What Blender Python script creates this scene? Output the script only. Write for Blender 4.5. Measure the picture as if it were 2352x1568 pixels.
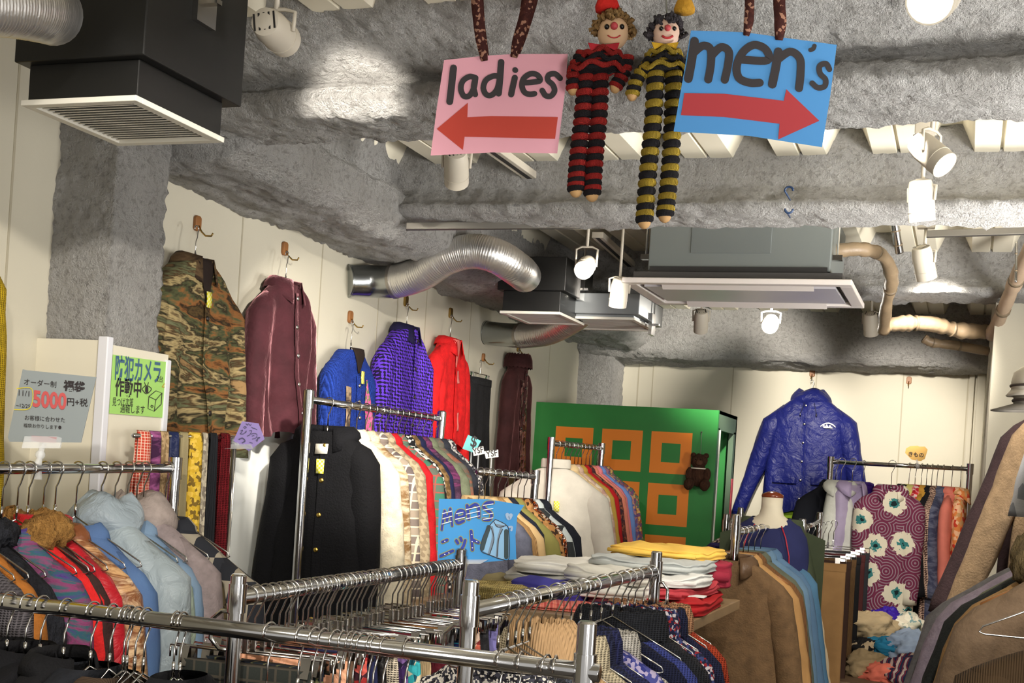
import bpy, math, random
from mathutils import Vector as V, Matrix, noise
random.seed(7)
for _o in list(bpy.data.objects): bpy.data.objects.remove(_o)
SC = bpy.context.scene
COL = SC.collection
R = math.radians
sin, cos, PI = math.sin, math.cos, math.pi

# ------------------------------------------------------------------ camera
FPX, CX, CY = 2900.0, 1176.0, 1077.0          # focal length and principal point in px of the 2352x1568 frame
YAW, ROLL, EYE = R(19.8), R(3.74), V((0, 0, 1.5))
fwd = V((-sin(YAW), cos(YAW), 0)); right0 = V((cos(YAW), sin(YAW), 0)); up0 = V((0, 0, 1))
cr = right0 * cos(ROLL) + up0 * sin(ROLL)
cu = -right0 * sin(ROLL) + up0 * cos(ROLL)
cam = bpy.data.cameras.new('camera'); cam.sensor_width = 36; cam.sensor_fit = 'HORIZONTAL'
cam.lens = FPX / 2352 * 36; cam.shift_y = (CY - 784) / 2352; cam.clip_start = .05
camo = bpy.data.objects.new('camera', cam); COL.objects.link(camo)
m = Matrix((cr, cu, -fwd)).transposed().to_4x4(); m.translation = EYE
camo.matrix_world = m; SC.camera = camo

# ------------------------------------------------------------------ world, exposure, lamps
SC.view_settings.view_transform = 'Standard'; SC.view_settings.look = 'None'
SC.view_settings.gamma = 1; SC.view_settings.exposure = 0.2; SC.view_settings.use_curve_mapping = False
W = bpy.data.worlds.new('world'); SC.world = W; W.use_nodes = True
W.node_tree.nodes['Background'].inputs[0].default_value = (1.0, .96, .9, 1)
W.node_tree.nodes['Background'].inputs[1].default_value = .5
WARM = (1, .93, .83); COOL = (1, .96, .91)
def lamp(kind, loc, aim, watts, size=60, blend=.4, col=WARM, rad=.04):
    l = bpy.data.lights.new('spot_and_fill_light', kind); l.energy = watts; l.color = col
    if kind == 'SPOT': l.spot_size = R(size); l.spot_blend = blend
    if kind == 'AREA': l.shape = 'DISK'; l.size = rad
    else: l.shadow_soft_size = rad
    o = bpy.data.objects.new('spot_and_fill_light', l); COL.objects.link(o); o.location = loc
    d = (V(aim) - V(loc)); o.rotation_euler = d.to_track_quat('-Z', 'Y').to_euler()
    return o

# back-projection of a photo pixel on to a real plane of the room
def pdir(px, py): return fwd + cr * ((px - CX) / FPX) - cu * ((py - CY) / FPX)
def at_d(px, py, d): return EYE + pdir(px, py) * d
def at_X(px, py, x): v = pdir(px, py); return EYE + v * (x / v.x)
def at_Y(px, py, y): v = pdir(px, py); return EYE + v * (y / v.y)
def at_Z(px, py, z): v = pdir(px, py); return EYE + v * ((z - 1.5) / v.z)
def at_plane(px, py, p, n): v = pdir(px, py); return EYE + v * ((p - EYE).dot(n) / v.dot(n))
def proj(p):
    q = V(p) - EYE; d = q.dot(fwd)
    return CX + FPX * q.dot(cr) / d, CY - FPX * q.dot(cu) / d

# ceiling spots of the shop, several of them added unseen as fill
XL, YB, ZD = -2.43, 8.2, 2.58                 # left wall, back wall, deck underside
SPOTS = [
 ((-.35, 1.0, 2.5), (-2.4, 3.05, .95), 110, 46, .3),
 ((-1.6, 3.36, 2.36), (-2.43, 3.95, .9), 20, 46, .6),  # added without a fitting, to brighten the wall and white board
 ((-1.0, 2.75, 2.42), (-2.4, 4.85, 1.55), 270, 42, .4),
 ((-1.3, 4.62, 2.3), (-2.43, 6.0, 1.75), 55, 60, .5),
 ((-.9, 6.35, 2.4), (-1.6, 8.2, 1.95), 200, 56, .7),
 ((-.35, 6.45, 2.4), (-.42, 8.2, 1.86), 190, 42, .9),
 ((-.9, .6, 2.5), (-1.7, 3.2, .9), 100, 58, .6),  # front fill added over the camera, out of view
 ((.3, .9, 2.5), (-.6, 3.3, .8), 110, 46, .6),  # second front fill, likewise added
 ((-.2, 3.45, 2.45), (-.75, 5.2, .9), 70, 75, .6),
 ((.1, 3.7, 2.35), (.05, 5.2, 1.2), 60, 80, .6),
 ((-.15, 5.55, 2.5), (-.3, 7.35, 1.1), 90, 56, .7),  # added without a fitting, to brighten the kimonos and the heap
]
for s in SPOTS: lamp('SPOT', s[0], s[1], s[2], s[3], s[4])
for p_, w_ in (((.5, -.8, 1.1), 20), ((1.3, 2.2, 1.0), 10), ((1.3, 3.7, 1.0), 10)): lamp('POINT', p_, (0, 0, 0), w_, rad=.2, col=COOL)  # low fill points added behind the camera and to the right
# added upward spots standing in for light bounced off the shop floor
for p_, a_, w_ in (((.7, .4, 1.3), (-1.0, 2.8, 2.6), 115), ((1.25, 2.8, 1.6), (-.5, 3.7, 2.6), 210), ((1.15, 4.2, 1.6), (-1.0, 5.0, 2.6), 300)): lamp('SPOT', p_, a_, w_, 92, .9, (1, .97, .93), .3)

# ------------------------------------------------------------------ materials
def S(r, g, b):
    f = lambda c: (c / 255 / 12.92) if c / 255 <= .04045 else ((c / 255 + .055) / 1.055) ** 2.4
    return (f(r), f(g), f(b), 1)
MATS = {}
class NT:
    def __init__(s, name):
        s.m = bpy.data.materials.new(name); s.m.use_nodes = True; s.t = s.m.node_tree
        s.b = s.t.nodes['Principled BSDF']; s.tc = s.n('ShaderNodeTexCoord')
    def n(s, ty, **kw):
        o = s.t.nodes.new(ty)
        for k, v in kw.items():
            if k in o.bl_rna.properties: setattr(o, k, v)
            else: o.inputs[k.replace('_', ' ')].default_value = v
        return o
    def l(s, a, b): s.t.links.new(a, b)
    def obj(s, scale=(1, 1, 1), rot=(0, 0, 0)):
        mp = s.n('ShaderNodeMapping'); mp.inputs['Scale'].default_value = scale; mp.inputs['Rotation'].default_value = rot
        s.l(s.tc.outputs['Object'], mp.inputs[0]); return mp.outputs[0]
    def noise(s, scale, detail=3, co=None, rough=.55, dist=0):
        x = s.n('ShaderNodeTexNoise'); x.inputs['Scale'].default_value = scale; x.inputs['Detail'].default_value = detail
        x.inputs['Roughness'].default_value = rough; x.inputs['Distortion'].default_value = dist
        s.l(co or s.tc.outputs['Object'], x.inputs['Vector']); return x.outputs[0]
    def ramp(s, fac, stops, const=False):
        r = s.n('ShaderNodeValToRGB'); e = r.color_ramp.elements
        if const: r.color_ramp.interpolation = 'CONSTANT'
        while len(e) < len(stops): e.new(.5)
        for i, (p, c) in enumerate(stops): e[i].position = p; e[i].color = c
        s.l(fac, r.inputs[0]); return r.outputs[0]
    def mix(s, fac, a, b):
        x = s.n('ShaderNodeMix', data_type='RGBA')
        for sk, v in ((x.inputs['Factor'], fac), (x.inputs['A'], a), (x.inputs['B'], b)): pass
        for idx, v in ((0, fac), (6, a), (7, b)):
            if hasattr(v, 'is_linked'): s.l(v, x.inputs[idx])
            else: x.inputs[idx].default_value = v
        return x.outputs[2]
    def math(s, op, a, b=0):
        x = s.n('ShaderNodeMath', operation=op)
        for i, v in ((0, a), (1, b)):
            if hasattr(v, 'is_linked'): s.l(v, x.inputs[i])
            else: x.inputs[i].default_value = v
        return x.outputs[0]
    def wave(s, scale, axis='X', dist=0, co=None, prof='SIN'):
        w = s.n('ShaderNodeTexWave', bands_direction=axis, wave_profile=prof)
        w.inputs['Scale'].default_value = scale; w.inputs['Distortion'].default_value = dist; w.inputs['Detail Scale'].default_value = 1.5
        s.l(co or s.tc.outputs['Object'], w.inputs['Vector']); return w.outputs[1]
    def bump(s, h, st=.3, d=.01):
        b = s.n('ShaderNodeBump'); b.inputs['Strength'].default_value = st; b.inputs['Distance'].default_value = d
        s.l(h, b.inputs['Height']); s.l(b.outputs[0], s.b.inputs['Normal'])
    def base(s, c):
        if hasattr(c, 'is_linked'): s.l(c, s.b.inputs['Base Color'])
        else: s.b.inputs['Base Color'].default_value = c
    def var(s, c, amt=.12, scale=9):
        c2 = tuple(x * (1 - amt) for x in c[:3]) + (1,); c3 = tuple(min(1, x * (1 + amt)) for x in c[:3]) + (1,)
        return s.ramp(s.noise(scale, 4), [(.3, c2), (.7, c3)])
def F(kind, *cols, rough=.85, sc=1.0, metal=0, key=None):
    """a cloth: kind + sRGB colours"""
    k = (kind, cols, rough, sc, metal)
    if k in MATS: return MATS[k]
    t = NT('cloth_' + kind); C = [S(*c) for c in cols]; b = t.b
    b.inputs['Roughness'].default_value = rough; b.inputs['Metallic'].default_value = metal; b.inputs['Specular IOR Level'].default_value = .22
    if kind == 'plain':
        t.base(t.var(C[0])); t.bump(t.noise(260 * sc, 2), .25, .003)
    elif kind == 'wool':
        t.base(t.var(C[0], .22, 30)); t.bump(t.noise(150 * sc, 4), .5, .006)
    elif kind == 'velvet':
        lay = t.n('ShaderNodeLayerWeight'); lay.inputs[0].default_value = .5
        t.base(t.var(C[0], .3, 12)); b.inputs['Sheen Weight'].default_value = 1; b.inputs['Sheen Tint'].default_value = C[1] if len(C) > 1 else C[0]
        b.inputs['Sheen Roughness'].default_value = .35; t.bump(t.noise(20, 3), .5, .02)
    elif kind == 'leather':
        b.inputs['Roughness'].default_value = min(rough, .42); t.base(t.var(C[0], .25, 14)); t.bump(t.noise(40, 5), .35, .01)
    elif kind == 'nylon':
        b.inputs['Roughness'].default_value = .42; t.base(t.var(C[0], .1, 12)); t.bump(t.noise(14, 4, dist=1.2), .5, .03)
    elif kind == 'fur':
        n = t.noise(55 * sc, 5, t.obj((1, 1, .35)), .7); t.base(t.ramp(n, [(.3, C[0]), (.7, C[-1])])); t.bump(n, 1, .03)
    elif kind == 'knit':
        w = t.wave(45 * sc, 'X', 1.5); w2 = t.wave(60 * sc, 'Z', 1)
        t.base(t.mix(t.noise(70, 3), C[0], C[-1]) if len(C) > 1 else t.var(C[0], .2, 40)); t.bump(t.math('MULTIPLY', w, w2), .9, .008)
    elif kind == 'cord':
        t.base(t.var(C[0], .12)); t.bump(t.wave(70 * sc, 'X'), .6, .005)
    elif kind == 'denim':
        n = t.noise(7, 3); t.base(t.mix(t.math('MULTIPLY', t.wave(260, 'DIAGONAL'), .35), t.ramp(n, [(.3, C[0]), (.75, C[-1])]), S(150, 165, 185))); t.bump(t.noise(200, 2), .3, .003)
    elif kind == 'stripe':
        w = t.wave(8 * sc, 'X', .2); t.base(t.ramp(w, [(i / len(C), c) for i, c in enumerate(C)], True)); t.bump(t.noise(260, 2), .2, .003)
    elif kind == 'hstripe':
        w = t.wave(8 * sc, 'Z', .2); t.base(t.ramp(w, [(i / len(C), c) for i, c in enumerate(C)], True)); t.bump(t.noise(260, 2), .2, .003)
    elif kind == 'plaid':
        wx = t.ramp(t.wave(5 * sc, 'X'), [(0, (0, 0, 0, 1)), (.62, (1, 1, 1, 1))], True); wz = t.ramp(t.wave(5 * sc, 'Z'), [(0, (0, 0, 0, 1)), (.62, (1, 1, 1, 1))], True)
        c = t.mix(t.math('MULTIPLY', wx, .55), C[0], C[1]); c = t.mix(t.math('MULTIPLY', wz, .55), c, C[1])
        if len(C) > 2:
            l = t.ramp(t.wave(10 * sc, 'X'), [(0, (0, 0, 0, 1)), (.93, (1, 1, 1, 1))], True); l2 = t.ramp(t.wave(10 * sc, 'Z'), [(0, (0, 0, 0, 1)), (.93, (1, 1, 1, 1))], True)
            c = t.mix(t.math('MAXIMUM', l, l2), c, C[2])
        t.base(c); t.bump(t.noise(240, 2), .3, .003)
    elif kind == 'check':
        ch = t.n('ShaderNodeTexChecker'); ch.inputs['Scale'].default_value = 22 * sc; ch.inputs[1].default_value = C[0]; ch.inputs[2].default_value = C[1]
        t.l(t.obj((1, .001, 1)), ch.inputs[0]); t.base(ch.outputs[0]); t.bump(t.noise(240, 2), .3, .003)
    elif kind == 'hound':
        a = t.wave(14 * sc, 'X'); z = t.wave(14 * sc, 'Z'); d = t.wave(20 * sc, 'DIAGONAL')
        s_ = t.math('ADD', t.math('ADD', a, z), t.math('MULTIPLY', d, .8)); t.base(t.ramp(t.math('MULTIPLY', s_, .36), [(0, C[0]), (.5, C[1])], True)); t.bump(t.noise(200, 3), .4, .004)
    elif kind in ('print', 'sequin'):
        v = t.n('ShaderNodeTexVoronoi'); v.inputs['Scale'].default_value = 45 * sc; t.l(t.tc.outputs['Object'], v.inputs['Vector'])
        sep = t.n('ShaderNodeSeparateColor'); t.l(v.outputs['Color'], sep.inputs[0])
        t.base(t.ramp(sep.outputs[0], [(i / len(C), c) for i, c in enumerate(C)], True))
        if kind == 'sequin': b.inputs['Metallic'].default_value = .6; b.inputs['Roughness'].default_value = .25; t.bump(v.outputs['Distance'], .8, .01)
        else: t.bump(t.noise(260, 2), .2, .003)
    elif kind == 'camo':
        n = t.noise(9 * sc, 4, t.obj((1, 1, 1.7)), .6, .8); k_ = len(C); t.base(t.ramp(n, [(.28 + .44 * i / k_, c) for i, c in enumerate(C)], True)); t.bump(t.noise(120, 3), .4, .006)
    elif kind == 'smear':
        n = t.noise(7 * sc, 5, t.obj((1, 1, 2.6)), .65, 1.0); k_ = len(C); t.base(t.ramp(n, [(.28 + .44 * i / k_, c) for i, c in enumerate(C)])); t.bump(t.noise(30, 4), .5, .012)
    elif kind == 'strata':
        n = t.noise(5 * sc, 5, t.obj((.8, .8, 3.2)), .62, .35); k_ = len(C); t.base(t.ramp(n, [(.3 + .4 * i / k_, c) for i, c in enumerate(C)])); t.bump(t.noise(60, 4), .4, .008)
    elif kind == 'swirl':
        v = t.n('ShaderNodeTexVoronoi', voronoi_dimensions='2D'); v.inputs['Scale'].default_value = 9 * sc; rot = t.obj((1, 0, 1), (PI / 2, 0, 0)); t.l(rot, v.inputs['Vector'])
        r_ = t.math('SINE', t.math('MULTIPLY', v.outputs['Distance'], 46)); c = t.mix(t.math('GREATER_THAN', r_, .55), C[0], C[1])
        v2 = t.n('ShaderNodeTexVoronoi', voronoi_dimensions='2D'); v2.inputs['Scale'].default_value = 5.2 * sc; v2.inputs['Randomness'].default_value = .75; t.l(rot, v2.inputs['Vector'])
        dd = t.math('ADD', v2.outputs['Distance'], t.math('MULTIPLY', t.math('SUBTRACT', t.noise(42, 2), .5), .3))
        c = t.mix(t.math('LESS_THAN', dd, .33), c, C[2]); c = t.mix(t.math('LESS_THAN', dd, .14), c, C[3]); c = t.mix(t.math('LESS_THAN', dd, .06), c, S(24, 40, 44)); t.base(c)
    elif kind == 'sheer':
        t.base(t.var(C[0])); b.inputs['Alpha'].default_value = .72; b.inputs['Roughness'].default_value = .5; t.bump(t.noise(25, 3), .5, .01)
    MATS[k] = t.m; return t.m
def P(name, rgb, rough=.5, metal=0, bump=0, bs=80, var=0, emit=0, alpha=1, trans=0):
    k = (name, rgb)
    if k in MATS: return MATS[k]
    t = NT(name); t.b.inputs['Roughness'].default_value = rough; t.b.inputs['Metallic'].default_value = metal
    c = S(*rgb); t.base(t.var(c, var, 6) if var else c)
    if bump: t.bump(t.noise(bs, 4), bump, .004)
    if emit: t.b.inputs['Emission Color'].default_value = c; t.b.inputs['Emission Strength'].default_value = emit
    if alpha < 1: t.b.inputs['Alpha'].default_value = alpha
    if trans: t.b.inputs['Transmission Weight'].default_value = trans
    MATS[k] = t.m; return t.m
CHROME = P('chrome', (205, 205, 205), .12, 1)
STEEL = P('steel_wire', (200, 198, 195), .18, 1)
WHITEP = P('white_plastic', (222, 218, 205), .5)
CLEAR = P('clear_plastic', (235, 238, 240), .08, 0, alpha=.35)
BLACKM = P('black_paint', (30, 29, 28), .55)
FIXT = P('beige_fitting', (196, 188, 172), .5)
GLOW = P('lamp_glow', (255, 246, 226), .4, emit=9)
FOIL = P('aluminium_foil', (222, 220, 216), .36, .9, .3, 70)
WOOD = P('wood', (140, 92, 48), .5, var=.3)
BRASS = P('brass', (170, 140, 80), .3, 1)
def spray_mat():
    t = NT('sprayed_insulation'); t.b.inputs['Roughness'].default_value = .95
    n = t.noise(5, 5); t.base(t.mix(t.ramp(t.noise(55, 5, rough=.7), [(.36, (.75, .75, .75, 1)), (.5, (0, 0, 0, 1))]), t.ramp(n, [(.3, S(204, 201, 196)), (.7, S(230, 228, 224))]), S(172, 168, 163)))  # fine dark mottling paints the shade of pits into the colour
    n2 = t.noise(45, 6, rough=.75); v = t.noise(130, 4, rough=.7)
    t.bump(t.math('ADD', n2, t.math('MULTIPLY', v, .6)), 1.0, .05); return t.m
SPRAY = spray_mat()
def wall_mat():
    t = NT('cream_wallpaper'); t.b.inputs['Roughness'].default_value = .7
    t.base(t.var(S(202, 196, 177), .03, 2)); t.bump(t.noise(220, 3), .12, .003); return t.m
WALLM = wall_mat()

# ------------------------------------------------------------------ mesh helpers
class MB:
    def __init__(s): s.v = []; s.f = []; s.mi = []; s.cm = 0
    def add(s, vs, fs):
        o = len(s.v); s.v += [tuple(x) for x in vs]; s.f += [tuple(i + o for i in f) for f in fs]; s.mi += [s.cm] * len(fs); return s
    def box(s, a, b):
        (x0, y0, z0), (x1, y1, z1) = a, b
        x0, x1 = min(x0, x1), max(x0, x1); y0, y1 = min(y0, y1), max(y0, y1); z0, z1 = min(z0, z1), max(z0, z1)
        vs = [(x, y, z) for z in (z0, z1) for y in (y0, y1) for x in (x0, x1)]
        return s.add(vs, [(0, 2, 3, 1), (4, 5, 7, 6), (0, 1, 5, 4), (2, 6, 7, 3), (0, 4, 6, 2), (1, 3, 7, 5)])
    def loft(s, rings, cap0=True, cap1=True, closed=True):
        n = len(rings[0]); vs = [p for r in rings for p in r]; fs = []
        for i in range(len(rings) - 1):
            for j in range(n if closed else n - 1):
                k = (j + 1) % n; fs.append((i * n + j, i * n + k, (i + 1) * n + k, (i + 1) * n + j))
        if cap0 and closed: fs.append(tuple(range(n))[::-1])
        if cap1 and closed: fs.append(tuple((len(rings) - 1) * n + j for j in range(n)))
        return s.add(vs, fs)
    def tube(s, pts, r, n=8, sq=1.0, cap=True):
        pts = [V(p) for p in pts]; rings = []
        t0 = (pts[1] - pts[0]).normalized(); ref = V((0, 1, 0)) if abs(t0.y) < .9 else V((1, 0, 0))
        u = (ref - t0 * ref.dot(t0)).normalized()
        for i, p in enumerate(pts):
            t = (pts[min(i + 1, len(pts) - 1)] - pts[max(i - 1, 0)]).normalized()
            u = (u - t * u.dot(t)).normalized(); w = t.cross(u); rr = r[i] if isinstance(r, (list, tuple)) else r
            rings.append([p + (u * cos(a) * sq + w * sin(a)) * rr for a in [2 * PI * j / n for j in range(n)]])
        return s.loft(rings, cap, cap)
    def lathe(s, prof, n=16, c=(0, 0, 0), axis=None):
        q = V((0, 0, 1)).rotation_difference(V(axis).normalized()) if axis else None
        rings = []
        for r, z in prof:
            ring = []
            for j in range(n):
                p = V((r * cos(2 * PI * j / n), r * sin(2 * PI * j / n), z))
                if q: p = q @ p
                ring.append(p + V(c))
            rings.append(ring)
        return s.loft(rings)
    def ball(s, c, r, n=12, m=8, amp=0, fr=20, seed=0):
        rx, ry, rz = r if isinstance(r, (tuple, list)) else (r, r, r); rings = []
        for i in range(m + 1):
            a = -PI / 2 + PI * (i + .02) / (m + .04) if 0 < i < m else (-PI / 2 + .05 if i == 0 else PI / 2 - .05); ring = []
            for j in range(n):
                b = 2 * PI * j / n; d = V((cos(a) * cos(b), cos(a) * sin(b), sin(a)))
                k = 1 + (amp * noise.noise(d * fr * .1 + V((seed, seed * 2, 0))) if amp else 0)
                ring.append(V(c) + V((d.x * rx * k, d.y * ry * k, d.z * rz * k)))
            rings.append(ring)
        return s.loft(rings)
    def prism(s, poly, d):
        """poly of 3-D points, extruded by vector d"""
        n = len(poly); a = [V(p) for p in poly]; b = [p + V(d) for p in a]
        return s.add(a + b, [tuple(range(n))[::-1], tuple(range(n, 2 * n))] + [(i, (i + 1) % n, n + (i + 1) % n, n + i) for i in range(n)])
    def xf(s, mtx, start=0):
        for i in range(start, len(s.v)): s.v[i] = tuple(mtx @ V(s.v[i]))
        return s
    def build(s, name, mats, parent=None, smooth=True, bevel=0, loc=None):
        me = bpy.data.meshes.new(name); me.from_pydata(s.v, [], s.f)
        for mm in (mats if isinstance(mats, (list, tuple)) else [mats]): me.materials.append(mm)
        if any(s.mi): me.polygons.foreach_set('material_index', s.mi)
        if smooth: me.polygons.foreach_set('use_smooth', [True] * len(me.polygons))
        me.update(); o = bpy.data.objects.new(name, me); COL.objects.link(o)
        if loc is not None: o.location = loc
        if parent: o.parent = parent
        if bevel:
            b = o.modifiers.new('bevel', 'BEVEL'); b.width = bevel; b.segments = 2; b.limit_method = 'ANGLE'
        return o
def auto(o, ang=35):
    me = o.data
    import bmesh
    bm = bmesh.new(); bm.from_mesh(me)
    for e in bm.edges:
        if len(e.link_faces) == 2 and e.calc_face_angle(0) > R(ang): e.smooth = False
    bm.to_mesh(me); bm.free(); return o
LABELS = {}
def tag(o, label, cat, group=None):
    n = len(label.split())
    if not 4 <= n <= 16: print('LABEL LENGTH', n, label)
    if label in LABELS and not group: print('DUP LABEL', label)
    LABELS[label] = 1; o['label'] = label; o['category'] = cat
    if group: o['group'] = group
    return o
def thing(name, label, cat, loc=(0, 0, 0), rz=0, group=None):
    o = bpy.data.objects.new(name, None); o.empty_display_size = .05; COL.objects.link(o); o.location = loc; o.rotation_euler = (0, 0, rz)
    return tag(o, label, cat, group)
def struct(o): o['kind'] = 'structure'; return o
ORD = ['first', 'second', 'third', 'fourth', 'fifth', 'sixth', 'seventh', 'eighth', 'ninth', 'tenth', 'eleventh', 'twelfth', 'thirteenth', 'fourteenth', 'fifteenth', 'sixteenth', 'seventeenth', 'eighteenth', 'nineteenth', 'twentieth'] + ['twenty-' + k for k in 'first second third fourth fifth sixth seventh eighth ninth'.split()] + ['thirtieth'] + ['thirty-' + k for k in 'first second third fourth fifth sixth seventh eighth ninth'.split()] + ['fortieth'] + ['forty-' + k for k in 'first second third fourth fifth sixth'.split()]

# ------------------------------------------------------------------ the room
def spray_sweep(name, prof, axis, a, b, step=.035, amp=.022, seed=0):
    """closed profile of 2-D points swept along an axis with a lumpy sprayed-on skin"""
    pts = []
    for i in range(len(prof)):
        p, q = V(prof[i]), V(prof[(i + 1) % len(prof)]); k = max(1, int((q - p).length / step))
        pts += [p.lerp(q, j / k) for j in range(k)]
    n = len(pts); nr = []
    for i in range(n):
        t = (pts[(i + 1) % n] - pts[i - 1]); nr.append(V((t.y, -t.x)).normalized())
    area = sum(pts[i].x * pts[(i + 1) % n].y - pts[(i + 1) % n].x * pts[i].y for i in range(n))
    if area < 0: nr = [-k for k in nr]
    rings = []; K = max(2, int((b - a) / step))
    for i in range(K + 1):
        u = a + (b - a) * i / K; ring = []
        for p, q in zip(pts, nr):
            w = V((u, p.x, p.y)) if axis == 'X' else (V((p.x, u, p.y)) if axis == 'Y' else V((p.x, p.y, u)))
            h = amp * (noise.fractal(w * 4.5 + V((seed, 0, 0)), 1.0, 2.0, 4) * .7 + .3 * noise.noise(w * 17)) + .008 * (noise.noise(w * 45) + .8 * noise.noise(w * 80))
            d = V((0, q.x, q.y)) if axis == 'X' else (V((q.x, 0, q.y)) if axis == 'Y' else V((q.x, q.y, 0)))
            ring.append(w + d * h)
        rings.append(ring)
    return struct(MB().loft(rings).build(name, SPRAY))
def beam_prof(y0, y1, zb, zt, fl=.055):
    ym = (y0 + y1) / 2
    return [(y0 + .06, zt), (y0 + .07, zb + fl + .05), (y0 + .03, zb + fl), (y0, zb + fl * .6), (y0 + .012, zb + .01), (y0 + .05, zb), (y1 - .05, zb), (y1, zb + .02), (y1, zb + fl), (y1 - .07, zb + fl + .05), (y1 - .06, zt)]
XR = 1.6
b1 = [(2.68, 2.66), (2.71, 2.57), (2.86, 2.52), (2.95, 2.485), (2.94, 2.47), (2.9, 2.455), (2.89, 2.42), (2.92, 2.39), (3.17, 2.39), (3.21, 2.42), (3.2, 2.46), (3.15, 2.5), (3.15, 2.66)]
spray_sweep('trim_1', b1, 'X', XL, XR, .0135, .017, 1)
spray_sweep('trim_2', beam_prof(4.1, 4.4, 2.385, 2.66, .05), 'X', XL, XR, .018, .017, 5)
spray_sweep('trim_3', beam_prof(5.8, 6.1, 2.38, 2.66), 'X', XL, XR, .018, .02, 9)
spray_sweep('trim_4', [(7.85, 2.66), (7.87, 2.46), (7.83, 2.4), (7.84, 2.31), (7.9, 2.27), (8.22, 2.25), (8.22, 2.66)], 'X', XL, XR, .018, .022, 12)
spray_sweep('trim_5', [(-2.0, 2.66), (-2.02, 2.5), (-1.97, 2.46), (-1.98, 2.36), (-2.05, 2.32), (-2.25, 2.32), (-2.45, 2.335), (-2.45, 2.66)], 'Y', 3.1, 8.2, .018, .026, 17)
spray_sweep('trim_6', [(-2.45, 2.86), (-2.228, 2.86), (-2.228, 3.09), (-2.45, 3.09)], 'Z', 1.75, 2.5, .012, .014, 23)
spray_sweep('trim_7', [(-2.45, 7.9), (-2.2, 7.9), (-2.2, 8.25), (-2.45, 8.25)], 'Z', 1.6, 2.4, .02, .015, 27)
def slab(name, a, b, m): return struct(MB().box(a, b).build(name, m, smooth=False))
slab('wall_left', (XL - .1, -3.5, 0), (XL, YB + .1, 2.7), WALLM)
slab('wall_back', (XL - .1, YB, 0), (XR, YB + .1, 2.7), WALLM)
xw = at_Y(2270, 800, YB).x
slab('wall_right', (xw, 6.0, 0), (xw + .1, YB, 2.7), WALLM)
slab('wall_side', (xw + .1, 6.0, 0), (XR + 2, 6.1, 2.7), WALLM)
slab('floor', (XL - .1, -3.5, -.1), (XR + 2, YB + .1, 0), P('grey_floor', (96, 90, 84), .6, var=.1))
# corrugated deck
g = MB(); pr = []; x = XL - .05
while x < XR + 1.9:
    pr += [(x, ZD), (x + .072, ZD), (x + .075, ZD + .012), (x + .082, ZD + .012), (x + .085, ZD), (x + .16, ZD), (x + .2, ZD + .085), (x + .265, ZD + .085)]; x += .305
g.loft([[(p[0], -3.5, p[1]) for p in pr], [(p[0], YB + .1, p[1]) for p in pr]], closed=False)
struct(g.build('ceiling', P('cream_deck', (226, 219, 198), .55), smooth=False))
slab('ceiling_slab', (XL - .1, -3.5, 2.72), (XR + 2, YB + .1, 2.8), SPRAY)
# wall panel seams
def seam(a, b, n):
    struct(MB().box(a, b).build('trim_%d' % n, P('seam', (176, 168, 146), .7), smooth=False))
k = 10
for px, py in ((22, 500), (552, 600), (733, 700), (862, 800), (905, 820), (975, 760), (1075, 820), (1260, 850)):
    y = at_X(px, py, XL).y; seam((XL - .005, y - .004, 0), (XL + .0015, y + .004, 2.6), k); k += 1
for px in (1467, 1500, 1684, 1876, 2076, 2225):
    x = at_Y(px, 860, YB).x; seam((x - .004, YB - .0015, 0), (x + .004, YB + .005, 2.3), k); k += 1
x = at_Y(2228, 860, YB).x
struct(MB().box((x, YB - .03, 0), (x + .03, YB, 2.28)).build('trim_%d' % k, WALLM, smooth=False, bevel=.004)); k += 1
struct(MB().box((xw - .05, YB - .08, 0), (xw, YB, 2.28)).build('trim_%d' % k, WALLM, smooth=False, bevel=.006)); k += 1
# boards cladding the foot of the column
struct(MB().box((XL, 2.825, 0), (-2.2, 2.85, 1.775)).build('trim_40', P('cream_board', (226, 220, 200), .5), smooth=False))
struct(MB().box((-2.22, 2.83, 0), (-2.195, 3.1, 1.765)).build('trim_41', P('cream_board', (226, 220, 200), .5), smooth=False))
struct(MB().box((-2.22, 2.815, 0), (-2.188, 2.84, 1.785)).build('trim_42', P('white_corner_bead', (225, 226, 232), .4), smooth=False, bevel=.003))
struct(MB().box((-2.225, 3.085, 0), (-2.188, 3.108, 1.75)).build('trim_43', P('white_corner_bead', (225, 226, 232), .4), smooth=False, bevel=.003))
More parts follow.
